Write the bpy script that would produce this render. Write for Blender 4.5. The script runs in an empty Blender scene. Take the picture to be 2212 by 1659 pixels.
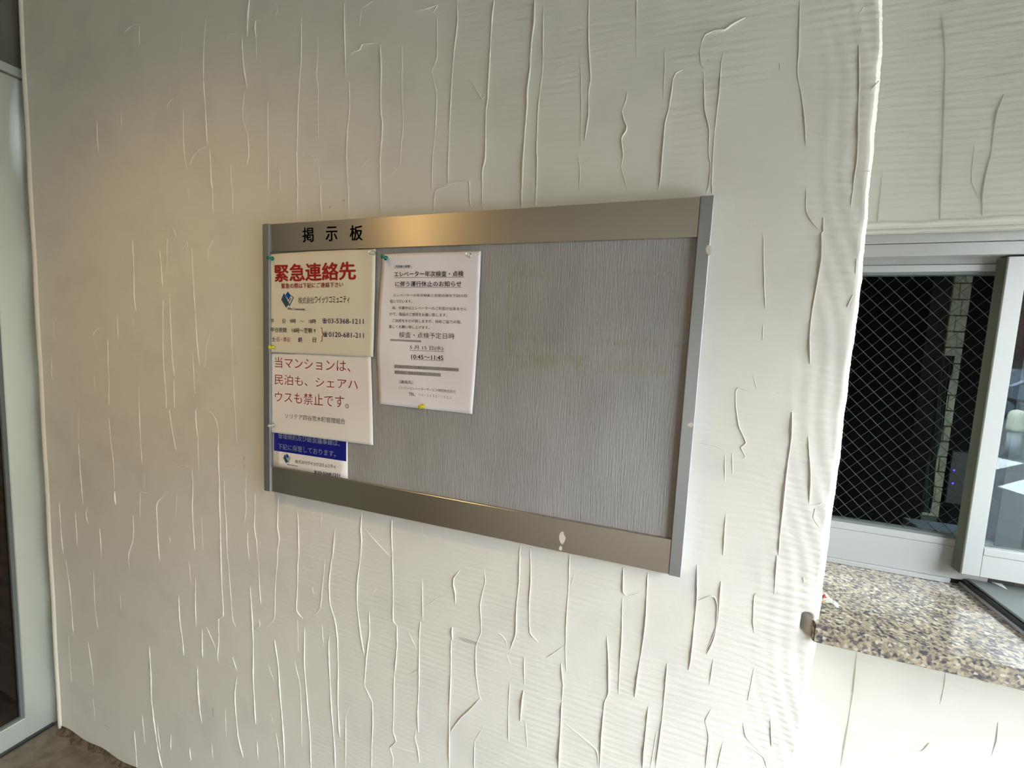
import bpy, bmesh, math, random
import numpy as np
from mathutils import Vector, Matrix
random.seed(7)
rng = np.random.default_rng(7)
sc = bpy.context.scene
COL = sc.collection

# ------------------------------------------------------------------ camera
HC = 1.335                                   # eye height above the floor
FPX, YAW, PITCH, ROLL = 920.0, .3358, -.0921, -.0477
def rotm(a, b, c):
    ca, sa = math.cos(a), math.sin(a); cb, sb = math.cos(b), math.sin(b); cc, s_ = math.cos(c), math.sin(c)
    Rz = np.array([[ca, -sa, 0], [sa, ca, 0], [0, 0, 1]]); Rx = np.array([[1, 0, 0], [0, cb, -sb], [0, sb, cb]])
    Ry = np.array([[cc, 0, s_], [0, 1, 0], [-s_, 0, cc]])
    return Rz @ Rx @ Ry @ np.array([[1, 0, 0], [0, 0, 1], [0, -1, 0]], float)
RC = rotm(YAW, PITCH, ROLL)
cd = bpy.data.cameras.new('camera'); cam = bpy.data.objects.new('camera', cd); COL.objects.link(cam)
cd.sensor_width = 36; cd.lens = FPX / 2212 * 36; cd.clip_start = .01; cd.clip_end = 200
cam.matrix_world = Matrix(((RC[0, 0], -RC[0, 1], -RC[0, 2], 0), (RC[1, 0], -RC[1, 1], -RC[1, 2], 0),
                           (RC[2, 0], -RC[2, 1], -RC[2, 2], HC), (0, 0, 0, 1)))
sc.camera = cam
def ray(u, v): return RC @ np.array([(u - 1106) / FPX, (v - 829.5) / FPX, 1.0])
def at(u, v, Y):                             # the measured point of the plane y = Y
    d = ray(u, v); d = d * (Y / d[1]); return np.array([d[0], Y, d[2] + HC])
def atz(u, v, Z):                            # the measured point of the level z = Z
    d = ray(u, v); d = d * ((Z - HC) / d[2]); return np.array([d[0], d[1], Z])
def atx(u, v, X):
    d = ray(u, v); d = d * (X / d[0]); return np.array([X, d[1], d[2] + HC])

# ------------------------------------------------------------------ light and exposure
w = bpy.data.worlds.new('world'); sc.world = w; w.use_nodes = True
bg = w.node_tree.nodes['Background']; bg.inputs[0].default_value = (.85, .935, 1.0, 1); bg.inputs[1].default_value = 38
sc.view_settings.view_transform = 'Standard'; sc.view_settings.look = 'None'
sc.view_settings.exposure = 0.0; sc.view_settings.gamma = 1; sc.view_settings.use_curve_mapping = False
try:
    sc.cycles.use_denoising = True; sc.cycles.max_bounces = 8; sc.cycles.diffuse_bounces = 5
    sc.cycles.sample_clamp_indirect = 30
except Exception: pass
LAMP = (-1.11, -.195, 2.50)
ld = bpy.data.lights.new('downlight_glow', 'SPOT'); ld.shadow_soft_size = .045; ld.spot_size = math.radians(132); ld.spot_blend = 1.0; ld.energy = 52; ld.color = (1, .64, .23)
lo = bpy.data.objects.new('downlight_glow', ld); COL.objects.link(lo); lo.location = (LAMP[0], LAMP[1], LAMP[2] - .02)
GLINT_LAMP = (-1.74, -1.25, 2.10)
sd = bpy.data.lights.new('glint_lamp_glow', 'POINT'); sd.shadow_soft_size = .06; sd.energy = 4.5; sd.color = (1, .64, .25)  # unseen lamp, added for the golden glint on the top rail
so = bpy.data.objects.new('glint_lamp_glow', sd); COL.objects.link(so); so.location = GLINT_LAMP
pd = bpy.data.lights.new('daylight_portal', 'AREA'); pd.shape = 'RECTANGLE'; pd.size = 1.95; pd.size_y = 1.94; pd.cycles.is_portal = True
po = bpy.data.objects.new('daylight_portal', pd); COL.objects.link(po)
po.location = (1.66, -.02, .98); po.rotation_euler = (0, math.radians(90), 0); po.rotation_euler = Matrix(((0, 0, 1), (-1, 0, 0), (0, -1, 0))).to_euler()

# ------------------------------------------------------------------ materials
def lin(c): return tuple(((x / 255 + .055) / 1.055) ** 2.4 if x / 255 > .04045 else x / 255 / 12.92 for x in c) + (1,)
def mat(name, col, rough=.6, metal=0., spec=.5, bump=None, emit=None, aniso=0, var=None):
    m = bpy.data.materials.new(name); m.use_nodes = True; nt = m.node_tree; b = nt.nodes['Principled BSDF']
    b.inputs['Base Color'].default_value = col if len(col) == 4 else lin(col)
    b.inputs['Roughness'].default_value = rough; b.inputs['Metallic'].default_value = metal
    b.inputs['Specular IOR Level'].default_value = spec
    if aniso: b.inputs['Anisotropic'].default_value = aniso
    if emit: b.inputs['Emission Color'].default_value = lin(emit[0]); b.inputs['Emission Strength'].default_value = emit[1]
    tc = None
    if bump or var:
        tc = nt.nodes.new('ShaderNodeTexCoord')
    if bump:                                 # (scale xyz, strength, distance)
        mp = nt.nodes.new('ShaderNodeMapping'); mp.inputs['Scale'].default_value = bump[0]
        n = nt.nodes.new('ShaderNodeTexNoise'); n.inputs['Scale'].default_value = 1; n.inputs['Detail'].default_value = 3
        bp = nt.nodes.new('ShaderNodeBump'); bp.inputs['Strength'].default_value = bump[1]; bp.inputs['Distance'].default_value = bump[2]
        nt.links.new(tc.outputs['Object'], mp.inputs[0]); nt.links.new(mp.outputs[0], n.inputs[0])
        nt.links.new(n.outputs[0], bp.inputs['Height']); nt.links.new(bp.outputs[0], b.inputs['Normal'])
    if var:                                  # (scale xyz, second colour)
        mp = nt.nodes.new('ShaderNodeMapping'); mp.inputs['Scale'].default_value = var[0]
        n = nt.nodes.new('ShaderNodeTexNoise'); n.inputs['Scale'].default_value = 1; n.inputs['Detail'].default_value = 4
        mx = nt.nodes.new('ShaderNodeMix'); mx.data_type = 'RGBA'
        mx.inputs[6].default_value = lin(col) if len(col) == 3 else col; mx.inputs[7].default_value = lin(var[1])
        r = nt.nodes.new('ShaderNodeMapRange'); r.inputs[1].default_value = .42; r.inputs[2].default_value = .62
        nt.links.new(tc.outputs['Object'], mp.inputs[0]); nt.links.new(mp.outputs[0], n.inputs[0])
        nt.links.new(n.outputs[0], r.inputs[0]); nt.links.new(r.outputs[0], mx.inputs[0]); nt.links.new(mx.outputs[2], b.inputs['Base Color'])
    return m
def plaster(name, comb, col=(210, 207, 200)):
    m = bpy.data.materials.new(name); m.use_nodes = True; nt = m.node_tree; b = nt.nodes['Principled BSDF']; L = nt.links.new
    b.inputs['Roughness'].default_value = .62; b.inputs['Specular IOR Level'].default_value = .3
    tc = nt.nodes.new('ShaderNodeTexCoord')
    def noise(s, sc_, det=3):
        mp = nt.nodes.new('ShaderNodeMapping'); mp.inputs['Scale'].default_value = s
        n = nt.nodes.new('ShaderNodeTexNoise'); n.inputs['Scale'].default_value = sc_; n.inputs['Detail'].default_value = det
        L(tc.outputs['Object'], mp.inputs[0]); L(mp.outputs[0], n.inputs[0]); return n.outputs[0]
    def mth(op, a, b_):
        n = nt.nodes.new('ShaderNodeMath'); n.operation = op
        for i, x in enumerate((a, b_)):
            if isinstance(x, (int, float)): n.inputs[i].default_value = x
            else: L(x, n.inputs[i])
        return n.outputs[0]
    mp = nt.nodes.new('ShaderNodeMapping'); mp.inputs['Scale'].default_value = (.55, .55, 1); mp.inputs['Rotation'].default_value = (0, math.radians(-1.5), 0)
    wv = nt.nodes.new('ShaderNodeTexWave'); wv.bands_direction = 'Z'; wv.inputs['Scale'].default_value = 27
    wv.inputs['Distortion'].default_value = 5.0; wv.inputs['Detail'].default_value = 3; wv.inputs['Detail Scale'].default_value = .5
    L(tc.outputs['Object'], mp.inputs[0]); L(mp.outputs[0], wv.inputs[0])
    sx = nt.nodes.new('ShaderNodeSeparateXYZ'); L(tc.outputs['Object'], sx.inputs[0])
    mr = nt.nodes.new('ShaderNodeMapRange'); mr.inputs[1].default_value = comb[0]; mr.inputs[2].default_value = comb[1]
    mr.inputs[3].default_value = comb[2]; mr.inputs[4].default_value = comb[3]; L(sx.outputs[0], mr.inputs[0])
    patch = noise((1, 1, 1), 3.2, 2)
    pr = nt.nodes.new('ShaderNodeMapRange'); pr.inputs[1].default_value = .38; pr.inputs[2].default_value = .6; L(patch, pr.inputs[0])
    amp = mth('MULTIPLY', mr.outputs[0], pr.outputs[0])
    h = mth('MULTIPLY', wv.outputs[1], mth('MULTIPLY', amp, .34))
    h = mth('ADD', h, mth('MULTIPLY', noise((10, 10, 75), 1.6, 4), mth('MULTIPLY', amp, 1.6)))
    h = mth('ADD', h, mth('MULTIPLY', noise((1, 1, 1), 160, 3), .22))
    h = mth('ADD', h, mth('MULTIPLY', noise((1, 1, .5), 22, 2), .9))
    bp = nt.nodes.new('ShaderNodeBump'); bp.inputs['Strength'].default_value = .8; bp.inputs['Distance'].default_value = .0011
    L(h, bp.inputs['Height']); L(bp.outputs[0], b.inputs['Normal'])
    mx = nt.nodes.new('ShaderNodeMix'); mx.data_type = 'RGBA'; mx.inputs[6].default_value = lin(col)
    mx.inputs[7].default_value = lin(tuple(int(c * .975) for c in col))
    r = nt.nodes.new('ShaderNodeMapRange'); r.inputs[1].default_value = .5; r.inputs[2].default_value = .7
    L(noise((1, 1, 1), 9, 5), r.inputs[0]); L(r.outputs[0], mx.inputs[0]); L(mx.outputs[2], b.inputs['Base Color'])
    return m
def glass_thin(name, tint=(1, 1, 1), refl=1.0, rough=.01):
    m = bpy.data.materials.new(name); m.use_nodes = True; nt = m.node_tree; nt.nodes.clear(); L = nt.links.new
    o = nt.nodes.new('ShaderNodeOutputMaterial'); t = nt.nodes.new('ShaderNodeBsdfTransparent'); g = nt.nodes.new('ShaderNodeBsdfGlossy')
    t.inputs[0].default_value = tint + (1,); g.inputs['Roughness'].default_value = rough
    f = nt.nodes.new('ShaderNodeFresnel'); f.inputs[0].default_value = 1.5
    mu = nt.nodes.new('ShaderNodeMath'); mu.operation = 'MULTIPLY'; mu.inputs[1].default_value = refl; L(f.outputs[0], mu.inputs[0])
    mx = nt.nodes.new('ShaderNodeMixShader'); L(mu.outputs[0], mx.inputs[0]); L(t.outputs[0], mx.inputs[1]); L(g.outputs[0], mx.inputs[2]); L(mx.outputs[0], o.inputs[0])
    return m
M = {}
M['wall'] = plaster('wall_plaster', (-.9, .2, .12, 1.0))
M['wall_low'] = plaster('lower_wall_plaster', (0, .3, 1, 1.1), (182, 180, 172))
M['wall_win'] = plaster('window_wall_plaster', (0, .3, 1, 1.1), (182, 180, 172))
M['hall'] = mat('hall_paint', (150, 146, 138), .8)
M['back'] = mat('back_wall_paint', (214, 206, 190), .8); M['ceil'] = mat('ceiling_paint', (122, 118, 108), .8)
M['floor'] = mat('floor_stone', (100, 90, 78), .5, var=((30, 30, 30), (82, 72, 60)), bump=((60, 60, 60), .2, .001))
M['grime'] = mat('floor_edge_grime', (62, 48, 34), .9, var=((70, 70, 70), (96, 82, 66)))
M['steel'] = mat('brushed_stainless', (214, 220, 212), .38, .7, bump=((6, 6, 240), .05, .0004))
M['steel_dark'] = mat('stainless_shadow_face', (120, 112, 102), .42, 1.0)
M['head'] = mat('transom_panel', (104, 104, 92), .45, .3)
M['alu'] = mat('brushed_aluminium', (196, 190, 182), .30, 1.0, aniso=.62, bump=((3, 3, 700), .10, .0002))
_nt = M['alu'].node_tree; _tg = _nt.nodes.new('ShaderNodeTangent'); _tg.direction_type = 'UV_MAP'; _tg.uv_map = 'brush'
_nt.links.new(_tg.outputs[0], _nt.nodes['Principled BSDF'].inputs['Tangent'])
_nt.nodes['Principled BSDF'].inputs['Anisotropic Rotation'].default_value = .25
M['alu_side'] = mat('anodised_side', (170, 173, 178), .36, .85)
M['alu_win'] = mat('window_aluminium', (162, 162, 160), .42, .35, spec=.5)
M['rubber'] = mat('black_rubber', (26, 26, 26), .5)
M['gasket'] = mat('grey_gasket', (92, 98, 96), .5)
M['black'] = mat('black_lettering', (12, 12, 14), .45)
M['white'] = mat('plaster_bead', (212, 206, 194), .6, bump=((90, 90, 60), .5, .003))
M['arris'] = mat('corner_highlight_plaster', (236, 232, 218), .55, bump=((120, 120, 60), .5, .0015))  # lighter than the wall: daylight on the corner edge put into the colour
M['paper_cream'] = mat('cream_paper', (214, 206, 190), .5, spec=.35)
M['paper_white'] = mat('white_paper', (224, 218, 216), .55, spec=.3)
M['paper_lilac'] = mat('copy_paper', (226, 220, 228), .55, spec=.3)
M['red'] = mat('red_ink', (150, 8, 10), .5); M['darkred'] = mat('dark_red_ink', (140, 30, 32), .5)
M['brownred'] = mat('brown_red_ink', (140, 50, 40), .5)
M['ink'] = mat('black_ink', (38, 34, 40), .6); M['greyink'] = mat('grey_ink', (84, 80, 82), .6)
M['navy'] = mat('navy_ink', (26, 28, 92), .5); M['blue'] = mat('blue_print', (8, 14, 128), .4)
M['logo_blue'] = mat('logo_blue', (10, 66, 150), .5); M['logo_teal'] = mat('logo_slate', (46, 70, 84), .5)
M['paleblue'] = mat('pale_print', (176, 190, 214), .5); M['greybar'] = mat('grey_marker', (150, 146, 152), .6)
M['teal_pin'] = mat('teal_plastic', (0, 128, 110), .25); M['yellow_pin'] = mat('yellow_plastic', (222, 214, 30), .25)
for k in ('teal_pin', 'yellow_pin'):
    M[k].node_tree.nodes['Principled BSDF'].inputs['Transmission Weight'].default_value = .3
M['clear_pin'] = mat('clear_plastic', (240, 238, 232), .08); M['clear_pin'].node_tree.nodes['Principled BSDF'].inputs['Transmission Weight'].default_value = .75
M['needle'] = mat('steel_needle', (190, 190, 190), .2, 1)
M['spot'] = mat('old_paint_spot', (196, 190, 176), .7)
M['asphalt'] = mat('asphalt', (78, 82, 84), .9, var=((3, 3, 3), (66, 70, 72)))
M['marking'] = mat('road_paint', (226, 232, 232), .7, var=((9, 9, 9), (196, 206, 208)))
M['tile'] = mat('buff_tile', (122, 119, 102), .35, var=((30, 30, 30), (104, 102, 86)))
M['grout'] = mat('tile_grout', (52, 54, 48), .9)
M['dark'] = mat('office_dark', (10, 10, 11), .9, spec=.1); M['brown'] = mat('brown_wood', (190, 134, 72), .6, var=((4, 4, 30), (150, 100, 52)))
M['darkgreen'] = mat('dark_green_cloth', (12, 20, 16), .8)
M['side_shade'] = mat('olive_side_shade', (66, 68, 54), .7); M['wire'] = mat('mesh_wire', (46, 56, 54), .45, .2)
M['glass'] = glass_thin('wired_glass', (.86, .9, .88), .30); M['glass2'] = glass_thin('clear_glass', (.9, .95, .95), .5)
M['doorglass'] = glass_thin('door_glass', (.55, .52, .5), 1.0)
M['carpaint'] = mat('silver_car_paint', (132, 144, 160), .25, .6); M['carglass'] = mat('car_glass', (18, 22, 26), .08)
M['tyre'] = mat('tyre_rubber', (22, 22, 22), .8); M['brickwall'] = mat('red_brown_wall', (60, 28, 22), .9, var=((1.2, 1.2, 1.2), (22, 34, 20)))
M['foliage'] = mat('hedge_leaves', (44, 70, 36), .8, var=((9, 9, 9), (24, 40, 20)))
M['bounce'] = mat('pale_bounce', (146, 144, 139), .8); M['concrete'] = mat('concrete', (150, 148, 140), .8); M['led'] = mat('blue_led', (20, 20, 60), .5, emit=((60, 50, 255), 6))
# panel cloth: fine upright ribs
m = mat('ribbed_grey_vinyl', (152, 149, 149), .62, spec=.25, bump=((520, 520, 28), 1.0, .0013), var=((14, 14, 5), (145, 142, 142))); M['vinyl'] = m
# tape residue: faint see-through film
m = bpy.data.materials.new('tape_film'); m.use_nodes = True; nt = m.node_tree; nt.nodes.clear(); L = nt.links.new
o_ = nt.nodes.new('ShaderNodeOutputMaterial'); t_ = nt.nodes.new('ShaderNodeBsdfTransparent'); d_ = nt.nodes.new('ShaderNodeBsdfDiffuse'); d_.inputs[0].default_value = lin((190, 180, 146))
n_ = nt.nodes.new('ShaderNodeTexNoise'); n_.inputs['Scale'].default_value = 1; mp_ = nt.nodes.new('ShaderNodeMapping'); mp_.inputs['Scale'].default_value = (500, 500, 50)
tc_ = nt.nodes.new('ShaderNodeTexCoord'); r_ = nt.nodes.new('ShaderNodeMapRange'); r_.inputs[1].default_value = .4; r_.inputs[2].default_value = .75; r_.inputs[4].default_value = .45
x_ = nt.nodes.new('ShaderNodeMixShader'); L(tc_.outputs['Object'], mp_.inputs[0]); L(mp_.outputs[0], n_.inputs[0]); L(n_.outputs[0], r_.inputs[0]); L(r_.outputs[0], x_.inputs[0]); L(t_.outputs[0], x_.inputs[1]); L(d_.outputs[0], x_.inputs[2]); L(x_.outputs[0], o_.inputs[0]); M['film'] = m
# granite
m = bpy.data.materials.new('polished_granite'); m.use_nodes = True; nt = m.node_tree; b = nt.nodes['Principled BSDF']; L = nt.links.new
b.inputs['Roughness'].default_value = .11
tc = nt.nodes.new('ShaderNodeTexCoord')
v1 = nt.nodes.new('ShaderNodeTexVoronoi'); v1.inputs['Scale'].default_value = 250; v1.inputs['Randomness'].default_value = 1
wn = nt.nodes.new('ShaderNodeTexNoise'); wn.inputs['Scale'].default_value = 120; wn.inputs['Detail'].default_value = 3
mxv = nt.nodes.new('ShaderNodeMix'); mxv.data_type = 'VECTOR'; mxv.inputs[0].default_value = .006
L(tc.outputs['Object'], mxv.inputs[4]); L(wn.outputs['Color'], mxv.inputs[5]); L(mxv.outputs[1], v1.inputs['Vector'])
sep = nt.nodes.new('ShaderNodeSeparateColor'); L(v1.outputs['Color'], sep.inputs[0])
cr = nt.nodes.new('ShaderNodeValToRGB'); cr.color_ramp.interpolation = 'CONSTANT'
els = [(0, (70, 68, 74)), (.13, (96, 90, 88)), (.30, (132, 124, 108)), (.55, (160, 149, 128)), (.72, (142, 131, 114)), (.86, (106, 99, 96)), (.94, (174, 168, 156))]
cr.color_ramp.elements[0].position = 0; cr.color_ramp.elements[0].color = lin(els[0][1])
cr.color_ramp.elements[1].position = .13; cr.color_ramp.elements[1].color = lin(els[1][1])
for p, c in els[2:]:
    e = cr.color_ramp.elements.new(p); e.color = lin(c)
L(sep.outputs[0], cr.inputs[0]); L(cr.outputs[0], b.inputs['Base Color']); M['granite'] = m

# ------------------------------------------------------------------ helpers
def mesh_obj(name, verts, faces, material, parent=None, smooth=False, **props):
    me = bpy.data.meshes.new(name); me.from_pydata([tuple(map(float, v)) for v in verts], [], faces); me.update()
    if material: me.materials.append(material)
    if smooth: me.polygons.foreach_set('use_smooth', [True] * len(me.polygons))
    o = bpy.data.objects.new(name, me); COL.objects.link(o)
    if parent: o.parent = parent
    for k, v in props.items(): o[k] = v
    return o
def bm_obj(name, bm, material, parent=None, smooth=False, **props):
    me = bpy.data.meshes.new(name); bm.to_mesh(me); bm.free()
    for mm in (material if isinstance(material, (list, tuple)) else [material]): me.materials.append(mm)
    if smooth: me.polygons.foreach_set('use_smooth', [True] * len(me.polygons))
    o = bpy.data.objects.new(name, me); COL.objects.link(o)
    if parent: o.parent = parent
    for k, v in props.items(): o[k] = v
    return o
def add_box(bm, x0, x1, y0, y1, z0, z1, bevel=0, seg=1):
    x0, x1 = min(x0, x1), max(x0, x1); y0, y1 = min(y0, y1), max(y0, y1); z0, z1 = min(z0, z1), max(z0, z1)
    r = bmesh.ops.create_cube(bm, size=1); vs = r['verts']
    for v in vs: v.co = Vector((x0 + (v.co.x + .5) * (x1 - x0), y0 + (v.co.y + .5) * (y1 - y0), z0 + (v.co.z + .5) * (z1 - z0)))
    if bevel:
        es = list({e for v in vs for e in v.link_edges})
        bmesh.ops.bevel(bm, geom=es, offset=bevel, segments=seg, affect='EDGES')
def box(name, x0, x1, y0, y1, z0, z1, material, parent=None, bevel=0, seg=1, **props):
    bm = bmesh.new(); add_box(bm, x0, x1, y0, y1, z0, z1, bevel, seg); uv = bm.loops.layers.uv.new('brush')
    for f in bm.faces:
        for l in f.loops: l[uv].uv = (l.vert.co.x, l.vert.co.z + .01 * l.vert.co.y)
    return bm_obj(name, bm, material, parent, **props)
def empty(name, loc=(0, 0, 0), **props):
    o = bpy.data.objects.new(name, None); COL.objects.link(o); o.location = loc; o.empty_display_size = .05
    for k, v in props.items(): o[k] = v
    return o
def keep(o, parent):                          # parent without moving
    o.parent = parent; o.matrix_parent_inverse = Matrix.Translation(parent.location).inverted(); return o
def lathe(bm, prof, axis_o, axis_d, seg=16):
    d = Vector(axis_d).normalized(); u = d.orthogonal().normalized(); v = d.cross(u); o = Vector(axis_o); rings = []
    for t, r in prof:
        rings.append([bm.verts.new(o + d * t + (u * math.cos(a) + v * math.sin(a)) * max(r, 1e-5)) for a in [2 * math.pi * k / seg for k in range(seg)]])
    for a, b_ in zip(rings, rings[1:]):
        for k in range(seg): bm.faces.new((a[k], a[(k + 1) % seg], b_[(k + 1) % seg], b_[k]))
    bm.faces.new(rings[0][::-1]); bm.faces.new(rings[-1])
def tube(bm, pts, r, seg=6):
    pts = [Vector(p) for p in pts]; rings = []
    for i, p in enumerate(pts):
        d = (pts[min(i + 1, len(pts) - 1)] - pts[max(i - 1, 0)]).normalized()
        u = d.cross(Vector((0.01, 1, .02))).normalized(); v = d.cross(u)
        rings.append([bm.verts.new(p + (u * math.cos(a) + v * math.sin(a)) * r) for a in [2 * math.pi * k / seg for k in range(seg)]])
    for a, b_ in zip(rings, rings[1:]):
        for k in range(seg): bm.faces.new((a[k], a[(k + 1) % seg], b_[(k + 1) % seg], b_[k]))
    bm.faces.new(rings[0][::-1]); bm.faces.new(rings[-1])

YB = .7225      # front of the board
YW = .747       # plaster wall
YV = .915       # window wall (recessed)
ZF, ZC = 0.0, 2.58
XL = -1.782     # left end of the plaster wall

# ------------------------------------------------------------------ setting: plaster wall with worn corner, edge highlight put into its colour
EDGE = [(1914, -60), (1912, 40), (1907, 160), (1900, 250), (1888, 360), (1875, 500), (1868, 600), (1854, 700), (1842, 791), (1822, 960), (1800, 1130),
        (1778, 1298), (1770, 1350), (1767, 1400), (1753, 1480), (1743, 1560), (1725, 1655), (1712, 1720)]
ez = [at(u, v, YW)[2] for u, v in EDGE][::-1]; ex = [at(u, v, YW)[0] for u, v in EDGE][::-1]
def xe(z): return float(np.interp(z, ez, ex))
zg = HC - .4012                               # granite top
NZ = 1290
zs = np.linspace(ZF, ZC, NZ)
prof = []                                     # offsets from the corner: (dx, y)
FINE = 26
verts, faces = [], []
ncol = None
for i, z in enumerate(zs):
    e = xe(z) + .0003 * math.sin(z * 55) + .0002 * math.sin(z * 143 + 1) + rng.normal(0, .00018)
    rr = .0075 + .001 * math.sin(z * 31) + .0006 * math.sin(z * 77)
    row = [(XL, YW), (-.9, YW), (0, YW)]
    x0 = .14
    for k in range(FINE): row.append((x0 + (e - rr - x0) * k / (FINE - 1), YW))
    for t in (.10, .25, .45, .65, .85, 1): row.append((e - rr + rr * t, YW + rr * 1.02 * t ** 1.12))
    row += [(e, YW + .03), (e, YV + .02)]
    ncol = len(row)
    for k, (x, y) in enumerate(row):
        n = 0
        if 3 <= k <= 3 + FINE + 5:
            f = (k - 3) / FINE
            n = (.00035 * math.sin(z * 570 + x * 90 + 3 * math.sin(z * 23 + x * 30)) * (.25 + .5 * f) + .0009 * math.sin(x * 130 + 3 * math.sin(z * 17)) * math.sin(z * 60 + 4 * x * 40) * f) * min(1, f * 4)
            # chipped pocket where the counter runs into the corner
            q = math.exp(-((x - .2405) / .0055) ** 4 - ((z - (zg - .006)) / .0135) ** 4)
            if k <= 3 + FINE + 5: n += .022 * q
        verts.append((x, y + n, z))
for i in range(NZ - 1):
    for k in range(ncol - 1):
        a = i * ncol + k; faces.append((a, a + 1, a + ncol + 1, a + ncol))
wall = mesh_obj('wall_front', verts, faces, M['wall'], smooth=True, kind='structure')
wall.data.materials.append(M['arris'])
mi = [0] * len(faces)
for i in range(NZ - 1):
    for k in range(3 + FINE + 0, ncol - 1): mi[i * (ncol - 1) + k] = 1
wall.data.polygons.foreach_set('material_index', mi)

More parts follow.
